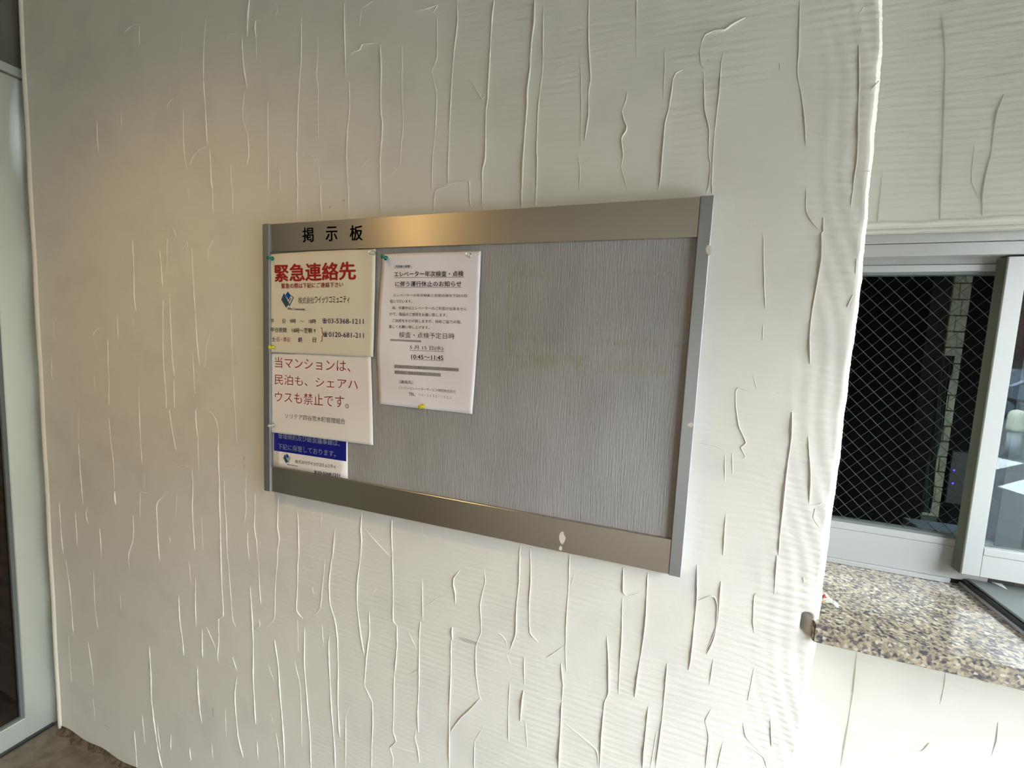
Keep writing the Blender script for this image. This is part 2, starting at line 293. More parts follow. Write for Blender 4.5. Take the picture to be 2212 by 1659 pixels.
# trowel ridges, traced crop by crop: id -> (x0, y0, scale), plane
CROPS = {'A': (70, 0, .24864), 'B': (600, 0, .24864), 'C': (1100, 0, .24864), 'R': (1600, 0, .25316), 'S': (1500, 400, .24111), 'T': (1450, 800, .24111),
         'D': (70, 400, .24864), 'E': (70, 800, .24864), 'F': (100, 1200, .28029), 'G': (650, 1200, .28029), 'H': (1200, 1200, .28029),
         'U': (560, 400, .27125), 'V': (560, 1060, .31646), 'W': (1750, 0, .31343), 'X': (1720, 1400, .22242)}
TR = {
'A': "2.5:1885,0,1880,60,1870,200,1866,320;3:1940,180,1936,240,1942,330;.7:1942,330,1945,520;2:1820,330,1835,560,1865,765;.8:1840,790,1828,950,1830,1050,1870,1170,1880,1350,1860,1450;1:2045,880,2045,1200,2050,1400,2050,1657;.8:2150,1480,2155,1657;.8:1505,170,1488,400,1485,700;1.6:1485,700,1505,950,1520,1260;1.8:1540,1290,1550,1450,1555,1560,1565,1657;1.6:1520,1265,1450,1300,1395,1360,1370,1430;.9:1310,1200,1325,1380,1345,1480;.4:1310,950,1310,1200;1:1190,740,1195,800;1.1:1290,840,1215,860,1180,900,1170,940;1.2:930,230,930,390;1.3:925,210,870,220,800,280;.9:560,1050,565,1200,575,1330;.7:770,980,775,1130;.5:370,700,372,850;.6:1690,310,1690,380;.6:1690,300,1760,285,1860,285;.9:1720,1430,1730,1657;.6:2120,30,2130,90,2105,160;.4:1300,280,1290,440",
'B': "1.3:205,150,205,500,190,700,180,900,170,1200,165,1350,175,1657;1:165,1380,250,1325,330,1390;.6:340,250,350,450,335,650,350,760,350,1000,352,1200;.5:350,1380,370,1657;1.7:580,0,580,200,585,450,590,670;1.2:620,720,625,950,605,1150,598,1380,610,1657;1.4:640,480,645,455,715,430,735,385,870,372;2:890,400,900,600,895,850,900,1000,912,1060,908,1200,890,1400,895,1657;.6:1080,380,1080,900,1090,1100,1070,1300,1060,1480;.8:730,70,830,10;.5:725,90,710,230;1.2:1140,105,1300,75,1390,45,1350,110;.8:1385,150,1385,500,1340,620,1380,830,1370,1100,1345,1350,1340,1657;1.5:1558,0,1560,200,1530,450,1515,620,1500,900,1485,1200,1480,1600;2.3:1880,0,1860,200,1845,450,1835,650,1825,850,1808,1000,1805,1370,1780,1480,1778,1657;.8:1820,760,1775,865,1700,740,1660,690;1.6:1385,1645,1480,1600,1600,1575,1665,1578,1668,1657;.5:690,1490,790,1380;.4:840,1210,880,1160;.4:980,1530,1040,1460",
'C': "3:220,0,215,200,190,400,180,620,160,780,155,950,135,1150,120,1400,110,1657;1.2:295,50,290,600,262,830;1.9:262,830,250,1000,240,1300,245,1400,238,1657;1.7:690,0,690,350,700,520,708,680,690,800,690,1000,655,1220;.6:615,500,625,900,620,1280;.7:590,1350,612,1450,610,1657;1.5:1108,0,1105,160;.3:1105,160,1105,500;1.8:1020,800,1018,860,980,965;2:980,965,995,1040,1020,1100,1015,1140,980,1190,975,1230,990,1350,970,1450;.8:970,1450,1000,1560,1025,1657;2.6:2050,150,1930,220,1870,265,1780,270,1700,305,1670,370;1.1:1670,370,1655,450,1665,560,1700,600;1.5:1505,605,1445,640,1420,700;2.2:1420,690,1410,800,1385,950,1350,1080,1335,1280,1325,1400,1310,1580,1295,1657;1.2:1345,680,1410,690;.5:1350,400,1350,600,1340,860;1:1865,440,1840,560,1825,800,1790,1100,1770,1350,1755,1657;1.3:1690,620,1695,950,1735,1130,1730,1350,1750,1450,1730,1657;1:1725,520,1740,535",
'R': "1:505,0,495,400,485,620,515,800,540,1000,555,1250;1.2:1050,60,1005,130;1:1030,210,1020,330;1.3:1005,380,1010,700,1000,950,995,1200,985,1400,960,1560,950,1657;.8:1180,100,1150,200;.8:1180,690,1100,780;1.5:640,765,690,770;.7:330,540,335,600;.6:1100,1460,1000,1470",
'S': "1:1000,0,1000,230,1050,330,1130,410;2:1155,290,1150,420,1135,430,1130,650,1090,900,1050,1130,1035,1250,1025,1400,1035,1600;1:615,420,620,700,625,900,635,1110;.8:615,1250,610,1390;1.6:1430,0,1405,120,1395,260;1.7:125,0,105,80;1.9:160,0,158,75;.6:1455,600,1440,830;.7:1420,980,1370,1090",
'T': "1.2:710,185,600,155,575,200,575,320,600,500,665,650,620,690,660,770,640,790;.7:730,30,765,170;1:980,200,940,210;2.6:1080,370,1075,600,1045,820,1010,1100,990,1300,970,1520,960,1657;1.8:1225,560,1230,700,1245,950,1235,1200;.9:1235,1210,1330,1200,1370,1160;.9:1290,1240,1270,1320,1330,1410;1.1:480,760,480,1000;.7:545,740,550,930;1.5:490,1280,480,1400,465,1657;.7:470,1240,520,1290;.8:220,640,270,650,400,680,480,720;.6:1060,1445,1160,1500,1230,1600",
'D': "1.3:1565,50,1570,250;.8:1350,20,1355,130;.8:1740,0,1740,240;1.1:870,480,880,700,885,950,900,1100;1.5:1105,560,1120,700,1130,880;.8:1170,470,1170,770;1.8:1180,385,1230,390,1250,460;1.5:1345,490,1350,540;1.2:1385,550,1400,850,1415,1100;1.5:1415,1100,1430,1350,1450,1570;.7:1450,1570,1475,1590,1500,1560,1510,1400,1545,1290;1.3:1690,410,1620,435,1570,480,1530,560,1525,650;1.3:1190,950,1205,1250,1215,1500,1235,1657;1.1:1135,1000,1135,1400,1145,1657;.8:735,1130,745,1330;.8:870,1130,880,1220;1.6:625,1220,560,1250,520,1310;.7:185,1180,190,1310;.8:655,1330,660,1657;1:1390,1470,1405,1657;.9:1725,1000,1735,1400,1740,1657;.8:1740,1570,1780,1535,1870,1520;.4:540,1330,560,1430;.5:170,1500,165,1657;.5:1500,1250,1510,1300",
'E': "1.5:165,0,175,80;.8:535,40,540,180;.8:665,0,665,300;.8:665,420,685,650,705,800,715,1030;3:715,1050,725,1170;1:925,140,930,350,940,600,955,820;.6:970,880,970,1030;1.4:1145,0,1160,200,1165,330;1.5:1190,345,1220,550,1250,700;1:1230,80,1235,330;1:1400,0,1410,200;1:1443,880,1440,600;1.8:1440,600,1425,480,1420,350,1440,320;1.3:1440,320,1500,330,1560,370,1600,440,1615,520;2:1615,520,1620,800,1630,1200,1640,1657;.9:1740,0,1755,250,1775,620;2:1605,680,1620,660;1.6:1250,820,1385,840;1.4:1385,850,1395,1000,1390,1200,1400,1400,1410,1560;1.1:1665,960,1670,1150,1685,1330,1695,1657;1.5:400,640,420,900,440,1160;1.4:235,1150,250,1400,270,1600;1.2:370,1210,385,1400,390,1530;.8:485,1180,465,1240,485,1340;1.2:585,1370,595,1500,600,1630;1.4:875,1260,880,1380,875,1480,840,1580,835,1657;1:935,1060,935,1280;.6:935,1060,1020,1070;1.4:1180,1050,1090,1140,1080,1200,1090,1440,1105,1657;1.1:1190,1450,1200,1490;.6:1255,1070,1245,1280;.8:1860,900,1850,1050,1858,1200,1840,1330;1.1:1870,1400,1870,1500,1885,1657;1.1:1935,1060,1930,1350,1950,1500,1955,1657;1.5:2135,1090,2130,1350,2145,1460,2130,1560,2125,1657;.5:1650,850,1870,885;.5:1470,1280,1480,1560;.3:400,330,400,600;.5:1270,790,1400,700",
'F': "1:150,30,185,280,210,600;.7:320,660,350,850,365,1000;.6:360,1100,375,1250;.5:365,120,375,400,400,570;.6:570,300,575,420;1.8:795,700,810,950,810,1100,835,1300,860,1480,895,1638;.9:855,1290,880,1500;1:740,1230,760,1450;1.3:680,1350,690,1500,700,1638;1.4:1020,300,1030,500,1050,650,1060,770;1.3:1150,170,1150,350,1155,550;.6:1100,50,1115,220;1.5:1200,560,1205,790;.7:1235,550,1300,700,1330,830;1.9:1165,850,1170,1000,1185,1200,1200,1290;1.4:1345,0,1355,250,1365,460,1330,490,1330,650,1320,800;.8:1400,0,1410,150,1435,480,1460,550;1.5:1470,930,1455,1050,1460,1200,1480,1400,1520,1560;1:1435,780,1470,890;1.8:1570,240,1590,500,1595,700,1597,1000,1615,1300;.9:1635,0,1640,200,1655,380;1:1640,490,1645,540,1600,580;.9:1785,0,1765,250,1760,480,1690,560;2:1760,650,1790,850,1805,1100,1830,1400,1838,1638;1.4:1940,0,1935,250,1930,420,1980,490;1.6:1990,550,1990,850,2010,1100,2035,1400,2040,1638;.7:1935,500,1940,740;.7:1915,820,1955,1000,1965,1200,1970,1480;.7:1710,850,1760,980;.6:1730,1220,1750,1300;1.3:1105,1480,1115,1580;.9:1275,1450,1285,1580;1.1:1625,1430,1632,1570;1:960,1380,960,1500;.7:1770,1370,1790,1500,1800,1638;.5:1380,1180,1385,1400;.8:2125,530,2135,700;.4:170,620,195,980;.5:630,0,640,120",
'G': "1:185,30,170,200,150,400,105,460;1.7:240,0,220,200,225,370,265,500,285,650,290,900,285,1150,300,1400;1.7:220,620,215,700,225,1000,240,1250,262,1500,265,1638;1.8:460,0,435,200,435,400,460,600,490,780;1.8:525,430,530,600,505,800,490,1000;1.5:490,1000,550,1130,555,1300,545,1500,545,1638;1.5:705,0,710,300,710,500,740,540;2.3:740,540,742,700,725,900;1.2:720,900,715,1200,710,1350,735,1430,690,1480,710,1560,705,1638;1.6:920,510,910,700,910,1000,900,1200,905,1360;1.4:890,1340,880,1400,905,1500,912,1600;1.1:935,180,940,500;1:905,870,840,915;.7:750,545,880,590;1:830,590,895,730;1:580,240,555,290;1.1:85,240,100,300;2:1225,115,1180,170,1175,220,1190,290,1190,370;.8:950,395,1060,325,1140,300;4:1165,550,1168,650;2:1158,650,1155,900,1145,1200,1143,1638;2.2:1380,1100,1320,1165,1230,1250,1170,1330,1145,1390;1.1:1410,100,1420,200,1400,270,1380,380,1390,580,1350,700,1350,900,1360,980,1370,1060,1390,1120;1:1400,600,1530,600,1575,650,1590,700;1.8:1340,1430,1335,1638;.8:1340,1430,1400,1330;2:1685,0,1680,200,1660,400,1655,600,1610,730;1.8:1770,0,1772,200,1760,400,1765,590,1830,670;1.3:1720,780,1722,1000;3.4:1715,1040,1700,1150,1690,1280;1.1:1610,980,1600,1200,1600,1430;.7:1730,1280,1745,1500;1.3:2070,0,2065,250,2050,450,2040,700,2045,900;2.3:2005,830,2020,1000,2010,1120;2.9:2010,1130,2000,1350,1985,1638;1.1:2035,690,1890,790;1:1840,1090,1985,1120;1:345,1230,345,1638;.6:380,1150,345,1230;.9:720,1475,890,1520;.9:1585,760,1620,850;.8:2105,150,2080,230",
'H': "2.2:520,90,520,280,555,315;1:555,315,650,285;2.2:710,130,700,300,690,500,665,700,640,850,610,1090;1.6:515,330,510,600,495,850,485,1070;2.2:395,620,405,800,405,1050,375,1130,355,1350,340,1638;1.1:70,1290,310,1490,330,1638;2.4:715,1165,700,1300,680,1500,670,1638;1.6:860,830,840,1050,815,1300,790,1500,770,1638;.6:870,840,1000,860;2:1090,70,1085,350,1060,600,1040,800,1025,880;2:1275,200,1250,500,1215,650,1165,760;1.7:1090,350,1180,315,1225,320,1245,380,1235,560,1180,690;.9:1215,800,1185,1000;1.9:1705,0,1685,300;.8:1685,300,1540,295,1525,350,1520,500,1530,600;1:1200,1180,1155,1270,1180,1390,1155,1638;1:1290,1440,1245,1638;1:1290,1430,1470,1460,1600,1550,1630,1638;.9:1445,1290,1470,1400,1600,1540;.7:1655,1250,1665,1470;.8:780,1350,730,1638;.5:1530,870,1480,1120;1:1910,170,1915,210",
'U': "1.5:305,0,305,280;1.3:490,0,490,150,500,275;1.4:710,0,712,260;1.2:965,0,970,240;2:1535,0,1430,30,1400,60,1390,215;1.6:1675,0,1678,120,1690,195;1.7:1775,0,1777,190;2.7:2092,0,2088,175;2.2:2205,0,2203,160",
'V': "1.6:260,130,270,300,270,470;1.6:515,270,510,370,500,470;2:700,150,695,250,700,350,690,470;1.9:905,200,905,350,912,470;.8:720,260,800,350,890,450;1.6:1110,230,1110,270;2.1:1785,370,1775,430,1785,474;2:1850,400,1850,470;1:2120,440,2120,470;.5:425,120,425,250",
'W': "1.6:910,100,930,350,925,700,915,1000,900,1400,895,1540;1.6:1335,650,1290,760,1270,850,1250,1050,1210,1200,1185,1350,1190,1490;.8:1130,1000,1110,1250,1180,1400;1:500,1180,480,1400,460,1560;1.3:1060,1480,1170,1500",
'X': "1.6:590,40,560,350,520,650,470,950,430,1164;1.2:1455,210,1430,400,1395,550;1.3:1480,360,1550,370,1710,440;1:1960,720,1945,880,1900,1040;1.1:1060,975,1210,1000,1290,920,1330,950"}
def smooth_line(P, step):
    P = np.array(P, float); out = []
    Q = np.vstack([2 * P[0] - P[1], P, 2 * P[-1] - P[-2]])
    for i in range(1, len(Q) - 2):
        n = max(2, int(np.linalg.norm(Q[i + 1] - Q[i]) / step))
        for k in range(n):
            t = k / n; a, b_, c, d = Q[i - 1], Q[i], Q[i + 1], Q[i + 2]
            cr_ = .5 * ((2 * b_) + (c - a) * t + (2 * a - 5 * b_ + 4 * c - d) * t * t + (3 * b_ - a - 3 * c + d) * t ** 3)
            li = b_ + (c - b_) * t; out.append(.45 * cr_ + .55 * li)
    out.append(P[-1]); return np.array(out)
PROF = [(-1, 0), (-.62, .42), (-.22, .95), (.22, 1), (.62, .5), (1, 0)]
def relief(name, ids, Y, material, parent, gain=1.0):
    V, Fc = [], []
    for cid in ids:
        x0, y0, s = CROPS[cid]
        for item in TR[cid].split(';'):
            kk, cs = item.split(':'); kk = float(kk); c = list(map(float, cs.split(',')))
            P = [at(x0 + c[i] * s, y0 + c[i + 1] * s, Y) for i in range(0, len(c) - 1, 2)]
            L2 = smooth_line([(p[0], p[2]) for p in P], .004); n = len(L2)
            if n < 3: L2 = np.array([L2[0] * (1 - t) + L2[-1] * t for t in (0, .33, .66, 1)]); n = 4
            jit = np.cumsum(rng.normal(0, .00010, (n, 2)), axis=0); jit -= np.linspace(0, 1, n)[:, None] * jit[-1]
            L2 = L2 + jit * .8; T = np.gradient(L2, axis=0); T /= np.linalg.norm(T, axis=1)[:, None] + 1e-9
            N = np.stack([-T[:, 1], T[:, 0]], 1)
            # keep the profile's first side on the left
            if abs(N[:, 0].mean()) > .3 and N[:, 0].mean() < 0: N = -N
            elif abs(N[:, 0].mean()) <= .3 and N[:, 1].mean() > 0: N = -N
            base = len(V); ph = rng.uniform(0, 6)
            for i in range(n):
                tpr = min(1, .25 + i / 5, .25 + (n - 1 - i) / 5) * (0.8 + .25 * math.sin(i * .21 + ph) + .12 * math.sin(i * .9 + ph))
                hw = (.0008 + .0003 * kk) * (.75 + .25 * tpr); h = (.0003 + .0011 * kk) * tpr * gain
                for a, b_ in PROF:
                    V.append((L2[i, 0] + N[i, 0] * a * hw, Y + .0004 - b_ * h - .0004 * (b_ > 0), L2[i, 1] + N[i, 1] * a * hw))
            m_ = len(PROF)
            for i in range(n - 1):
                for j in range(m_ - 1):
                    a = base + i * m_ + j; Fc.append((a, a + 1, a + m_ + 1, a + m_))
    return mesh_obj(name, V, Fc, material, parent, smooth=True, kind='stuff', label='raised trowel ridges in the plaster')
relief('plaster_relief', 'ABCRSTDEFGHUV', YW, M['wall'], wall)
# the same ridges go on above and below the photograph's frame
CROPS['Q'] = (0, 0, 1); _r = random.Random(11); _items = []
def _px(x, z):                                # where a wall point falls, so that the tracing helper can be reused
    q = np.array([x, YW, z - HC]) @ RC; return 1106 + FPX * q[0] / q[2], 829.5 + FPX * q[1] / q[2]
for _ in range(46):
    x = _r.uniform(-1.65, .15); up = _r.random() < .5; z1 = _r.uniform(2.25, 2.5) if up else _r.uniform(.15, .5); ln = _r.uniform(.06, .28)
    pts = []
    for t in (0, .35, .7, 1): pts += ['%.1f,%.1f' % _px(x + .01 * _r.uniform(-1, 1), z1 - ln * t)]
    if all(not (-20 < float(p.split(',')[0]) < 2232 and -20 < float(p.split(',')[1]) < 1680) for p in pts): _items.append('%.1f:' % _r.uniform(.8, 2.2) + ','.join(pts))
TR['Q'] = ';'.join(_items); relief('plaster_relief', 'Q', YW, M['wall'], wall)
# grey smudges
for (u, v, a, b_) in [(527, 990, 3, 9), (527, 1006, 3, 7), (460, 1538, 4, 22), (232, 1570, 14, 4), (322, 1440, 4, 18), (742, 434, 4, 4), (713, 447, 3, 4), (1012, 1385, 26, 6)]:
    p = at(u, v, YW); s = .00085
    vs = [(p[0] + a * s * math.cos(t) * (1 + .25 * math.sin(3 * t)), YW - .00012, p[2] + b_ * s * math.sin(t) * (1 + .2 * math.cos(2 * t))) for t in [k * math.pi / 6 for k in range(12)]]
    if 'smudge' not in M:
        m = bpy.data.materials.new('wall_smudge'); m.use_nodes = True; nt = m.node_tree; nt.nodes.clear(); L = nt.links.new
        o_ = nt.nodes.new('ShaderNodeOutputMaterial'); t_ = nt.nodes.new('ShaderNodeBsdfTransparent'); d_ = nt.nodes.new('ShaderNodeBsdfDiffuse'); d_.inputs[0].default_value = lin((120, 108, 92))
        x_ = nt.nodes.new('ShaderNodeMixShader'); x_.inputs[0].default_value = .2; L(t_.outputs[0], x_.inputs[1]); L(d_.outputs[0], x_.inputs[2]); L(x_.outputs[0], o_.inputs[0]); M['smudge'] = m
    mesh_obj('smudge', vs, [tuple(range(12))[::-1]], M['smudge'], wall)

# window wall: above, below, and to the right of the window opening
zt = at(1882, 487, YV)[2]; XO = 1.45
wv = empty('wall_right', (0, YV, 0), kind='structure')
def slab(name, x0, x1, y0, y1, z0, z1, m, par, nx=2, nz=60):
    V, Fc = [], []
    return keep(box(name, x0, x1, y0, y1, z0, z1, m, None, bevel=.0015), par)
slab('upper_plaster', .25, 1.64, YV, YV + .18, zt, ZC, M['wall_win'], wv)
slab('lower_plaster', .25, 1.64, YV - .01, YV + .18, ZF, zg - .030, M['wall_low'], wv)
slab('side_plaster', XO, 1.64, YV, YV + .18, zg - .03, zt, M['wall_win'], wv)
o = relief('upper_relief', 'W', YV, M['wall_win'], None); keep(o, wv)
o = relief('lower_relief', 'X', YV - .01, M['wall_low'], None); keep(o, wv)
# uneven plaster lip along the soffit
V, Fc = [], []
for i in range(160):
    x = .25 + i * .0085; dz = .0012 * math.sin(i * .7) + .0012 * math.sin(i * .23 + 1)
    for (y, z) in ((YV - .0008, zt + .005 + dz), (YV - .0022, zt + dz * .6), (YV + .0015, zt - .0022), (YV + .03, zt - .0022)): V.append((x, y, z))
for i in range(159):
    for k in range(3): a = i * 4 + k; Fc.append((a, a + 4, a + 5, a + 1))
o = mesh_obj('soffit_lip', V, Fc, M['wall_win'], None, smooth=True); keep(o, wv)

# floor, ceiling, other walls of the hall
box('floor', -3.2, 1.64, -2.5, 1.2, -.1, ZF, M['floor'], kind='structure')
box('ceiling', -3.2, 1.64, -2.5, 1.2, ZC, ZC + .15, M['ceil'], kind='structure')
box('wall_back', -1.9, 1.64, -2.5, -2.4, ZF, ZC, M['back'], kind='structure')
box('lintel_daylight_block', 1.52, 1.65, -.98, YV, 1.95, ZC, M['ceil'], kind='structure')  # unseen lintel, added to keep high daylight off the upper walls
box('wall_daylight_block', 1.54, 1.64, -2.4, -.98, ZF, ZC, M['hall'], kind='structure')  # unseen wall, added to narrow the opening so daylight comes from the side
# grime along the foot of the wall
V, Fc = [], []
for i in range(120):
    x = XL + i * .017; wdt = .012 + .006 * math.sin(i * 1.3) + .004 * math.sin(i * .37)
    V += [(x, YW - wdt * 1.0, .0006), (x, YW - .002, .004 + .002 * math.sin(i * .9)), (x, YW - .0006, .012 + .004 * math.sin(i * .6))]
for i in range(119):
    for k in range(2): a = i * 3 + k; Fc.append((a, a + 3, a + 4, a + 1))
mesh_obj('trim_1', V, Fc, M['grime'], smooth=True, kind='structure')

# ------------------------------------------------------------------ stainless door at the left
XD = -1.83
door = empty('door_1', (XD, .4, 0), kind='structure')
zh = atx(10, 158, XD)[2]
def dbox(name, *a, **k): return keep(box(name, *a, **k), door)
# plaster bead at the wall end
bm = bmesh.new(); pts = [(XL - .004 + .0012 * math.sin(i * .35), YW + .004, i * .02) for i in range(130)]
tube(bm, pts, .0095, 10); keep(bm_obj('plaster_bead', bm, M['white'], smooth=True), wall)
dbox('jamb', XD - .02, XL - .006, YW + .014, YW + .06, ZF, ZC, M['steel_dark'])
dbox('stile', XD - .03, XD, .685, YW + .014, .0, zh, M['steel'], bevel=.002)
dbox('stile', XD - .03, XD, -.26, -.20, .0, zh, M['steel'], bevel=.002)
dbox('bottom_rail', XD - .03, XD + .0002, -.2, .6845, .0, .075, M['steel'], bevel=.002)
dbox('top_rail', XD - .03, XD + .0002, -.2, .6845, zh - .06, zh, M['steel'], bevel=.002)
dbox('glazing_bead', XD - .018, XD - .002, .676, .6848, .075, zh - .06, M['gasket'])
dbox('glazing_bead', XD - .018, XD - .002, -.2, .676, .075, .084, M['gasket'])
dbox('glass_pane', XD - .016, XD - .011, -.2, .676, .084, zh - .06, M['doorglass'])
dbox('threshold', XD - .03, XD + .012, -.26, YW, .0, .006, M['rubber'])
dbox('pull_handle', XD + .035, XD + .055, -.14, -.12, .85, 1.25, M['steel'], bevel=.004)
dbox('handle_post', XD, XD + .036, -.137, -.123, .88, .9, M['steel']); dbox('handle_post', XD, XD + .036, -.137, -.123, 1.2, 1.22, M['steel'])
dbox('lintel', XD - .05, XD + .004, -.26, YW + .014, zh + .004, zh + .03, M['steel'], bevel=.002)
wl = empty('wall_left', (XD, 0, 0), kind='structure')
keep(box('transom_panel', XD - .06, XD - .006, -.259, YW + .05, zh + .03, ZC, M['head']), wl)
keep(box('dark_reflection_panel', XD - .06, XD, -2.4, -.26, ZF, 1.75, M['head']), wl); keep(box('upper_panel', XD - .06, XD, -2.4, -.9, 1.7505, ZC, M['hall']), wl)  # dark lower panel is unseen, added to darken the reflection in the bottom rail
keep(box('upper_panel', XD - .06, XD, -.9, -.26, 1.7505, ZC, M['hall']), wl)
# dim corridor behind the door
keep(box('corridor_back', -3.2, -3.1, -1.2, 1.2, ZF, ZC, M['dark']), wl)
keep(box('corridor_side', -3.2, XD - .03, YW + .1, YW + .2, ZF, ZC, M['brown']), wl)
keep(box('corridor_side', -3.2, XD - .03, -1.3, -1.2, ZF, ZC, M['dark']), wl)

# ------------------------------------------------------------------ notice board
bx0, bx1 = -.851, .055; bz1, bz0 = HC + .2380, HC - .3655; sw = .0187; rh = .0600
board = empty('notice_board', ((bx0 + bx1) / 2, YW, bz0), label='wide grey notice board with aluminium frame and black lettering, mounted on plaster wall', category='notice board')
def bb(name, *a, **k): return keep(box(name, *a, **k), board)
YP = YB + .0085                               # face of the ribbed panel
bb('backing_panel', bx0 + sw - .001, bx1 - sw + .001, YP, YW - .002, bz0 + rh - .002, bz1 - rh + .002, M['vinyl'])
bb('top_rail', bx0 + sw, bx1 - sw, YB + .0028, YW - .001, bz1 - rh, bz1 - .0004, M['alu'], bevel=.0006)
bb('bottom_rail', bx0 + sw, bx1 - sw, YB + .0028, YW - .001, bz0 + .0004, bz0 + rh, M['alu'], bevel=.0006)
bb('left_stile', bx0, bx0 + sw, YB, YW - .0005, bz0, bz1, M['alu_side'], bevel=.0007)
bb('right_stile', bx1 - sw, bx1, YB, YW - .0005, bz0, bz1, M['alu_side'], bevel=.0007)
def blob(name, u, v, w_, h_, Y, m, par, n=9, seed=0):
    r = random.Random(seed); p = at(u, v, Y); s = .00082
    front = [(p[0] + w_ * s * math.cos(t) * r.uniform(.6, 1.15), Y - .0004, p[2] + h_ * s * math.sin(t) * r.uniform(.75, 1.1)) for t in [2 * math.pi * k / n for k in range(n)]]
    back = [(a, Y, c) for a, b_, c in front]
    fs = [tuple(range(n))[::-1]] + [(k, (k + 1) % n, n + (k + 1) % n, n + k) for k in range(n)]
    return keep(mesh_obj(name, front + back, fs, m), par)
blob('paint_spot', 1214, 1161, 7, 15, YB + .0028, M['spot'], board, seed=2); blob('paint_spot', 1211, 1184, 4, 6, YB + .0028, M['spot'], board, seed=3)
blob('paint_spot', 1531, 540, 5.5, 10, YB, M['spot'], board, seed=4); blob('paint_spot', 1492, 918, 5, 5, YB, M['spot'], board, seed=5)
for (u0, v0, u1, v1) in [(1105, 583, 1180, 594), (1345, 583, 1455, 591), (1100, 722, 1170, 734), (1110, 762, 1275, 792), (1310, 735, 1480, 746), (1290, 780, 1440, 804), (1098, 590, 1106, 780)]:
    a, b_, c, d = at(u0, v0, YP - .0003), at(u1, v0 + (u1 - u0) * .04, YP - .0003), at(u1, v1 + (u1 - u0) * .04, YP - .0003), at(u0, v1, YP - .0003)
    keep(mesh_obj('tape_residue', [a, b_, c, d], [(3, 2, 1, 0)], M['film']), board)

def text_mesh(s, bold, res):
    c = bpy.data.curves.new('t', 'FONT'); c.body = s; c.size = 1; c.resolution_u = res; c.offset = min(bold, 0); wide = bold
    o = bpy.data.objects.new('t', c); COL.objects.link(o); dg = bpy.context.evaluated_depsgraph_get()
    me = bpy.data.meshes.new_from_object(o.evaluated_get(dg)); bpy.data.objects.remove(o); bpy.data.curves.remove(c)
    if wide > 0:                              # heavier strokes: the outline repeated a hair to each side
        V0 = [v.co.copy() for v in me.vertices]; F0 = [tuple(p.vertices) for p in me.polygons]; V, F = [], []
        for dx, dy in ((-wide, 0), (wide, 0), (0, -wide * .7), (0, wide * .7), (-wide * .7, wide * .5), (wide * .7, -wide * .5)):
            k = len(V); V += [(v.x + dx, v.y + dy, 0) for v in V0]; F += [tuple(i + k for i in f) for f in F0]
        me = bpy.data.meshes.new('t'); me.from_pydata(V, [], F); me.update()
    n = len(me.vertices); co = np.empty(n * 3); me.vertices.foreach_get('co', co); return me, co.reshape(-1, 3)
def put_text(s, q, Y, m, parent, surf=None, bold=.0, res=2, name='printed_text', off=.0006):
    """q: pixel corners tl, tr, br, bl of the inked area, in the photograph's frame; each is taken to the sheet's plane"""
    me, co = text_mesh(s, bold, res); P = [at(u, v, Y) for u, v in q]
    if surf and (bold > .011 or len(s) < 3 or q[1][0] - q[0][0] > 90):
        b2 = bmesh.new(); b2.from_mesh(me); bmesh.ops.triangulate(b2, faces=b2.faces)
        for _ in range(2): bmesh.ops.subdivide_edges(b2, edges=[e for e in b2.edges if e.calc_length() > .22], cuts=1, use_grid_fill=False); bmesh.ops.triangulate(b2, faces=b2.faces)
        b2.to_mesh(me); b2.free(); n_ = len(me.vertices); co = np.empty(n_ * 3); me.vertices.foreach_get('co', co); co = co.reshape(-1, 3)
    lo_, hi = co.min(0), co.max(0); uu = (co[:, 0] - lo_[0]) / (hi[0] - lo_[0]); vv = (hi[1] - co[:, 1]) / (hi[1] - lo_[1])
    W = (np.outer((1 - uu) * (1 - vv), P[0]) + np.outer(uu * (1 - vv), P[1]) + np.outer(uu * vv, P[2]) + np.outer((1 - uu) * vv, P[3]))
    W[:, 1] = (surf(W[:, 0], W[:, 2]) if surf else Y) - off
    me.vertices.foreach_set('co', W.ravel()); me.name = name; me.materials.clear(); me.materials.append(m); me.update()
    o = bpy.data.objects.new(name, me); COL.objects.link(o); keep(o, parent)
    if len(s) > 1: o['kind'] = 'stuff'
    return o
def flat(pts, Y, m, parent, surf=None, name='printed_shape', off=.0003, nx=8):
    P = [at(u, v, Y) for u, v in pts]; V, Fc = [], []
    for j in range(3):
        for i in range(nx + 1):
            a, b_ = i / nx, j / 2
            p = P[0] * (1 - a) * (1 - b_) + P[1] * a * (1 - b_) + P[2] * a * b_ + P[3] * (1 - a) * b_
            V.append((p[0], (float(surf(p[0], p[2])) if surf else Y) - off, p[2]))
    for j in range(2):
        for i in range(nx): a = j * (nx + 1) + i; Fc.append((a, a + nx + 1, a + nx + 2, a + 1))
    return keep(mesh_obj(name, V, Fc, m), parent)
def crop(x0, y0, k):
    return lambda xa, yat, yab, xb, ybt, ybb: [(x0 + xa / k, y0 + yat / k), (x0 + xb / k, y0 + ybt / k), (x0 + xb / k, y0 + ybb / k), (x0 + xa / k, y0 + yab / k)]
cP, cQ, cN = crop(550, 460, 5.53), crop(550, 740, 4.88), crop(800, 520, 4.366)
for ch, q in (('掲', (572, 176, 350, 708, 171, 346)), ('示', (850, 166, 340, 990, 162, 334)), ('板', (1137, 148, 332, 1292, 146, 330))):
    put_text(ch, cP(*q), YB + .0028, M['black'], board, bold=.012, res=4, name='letter')

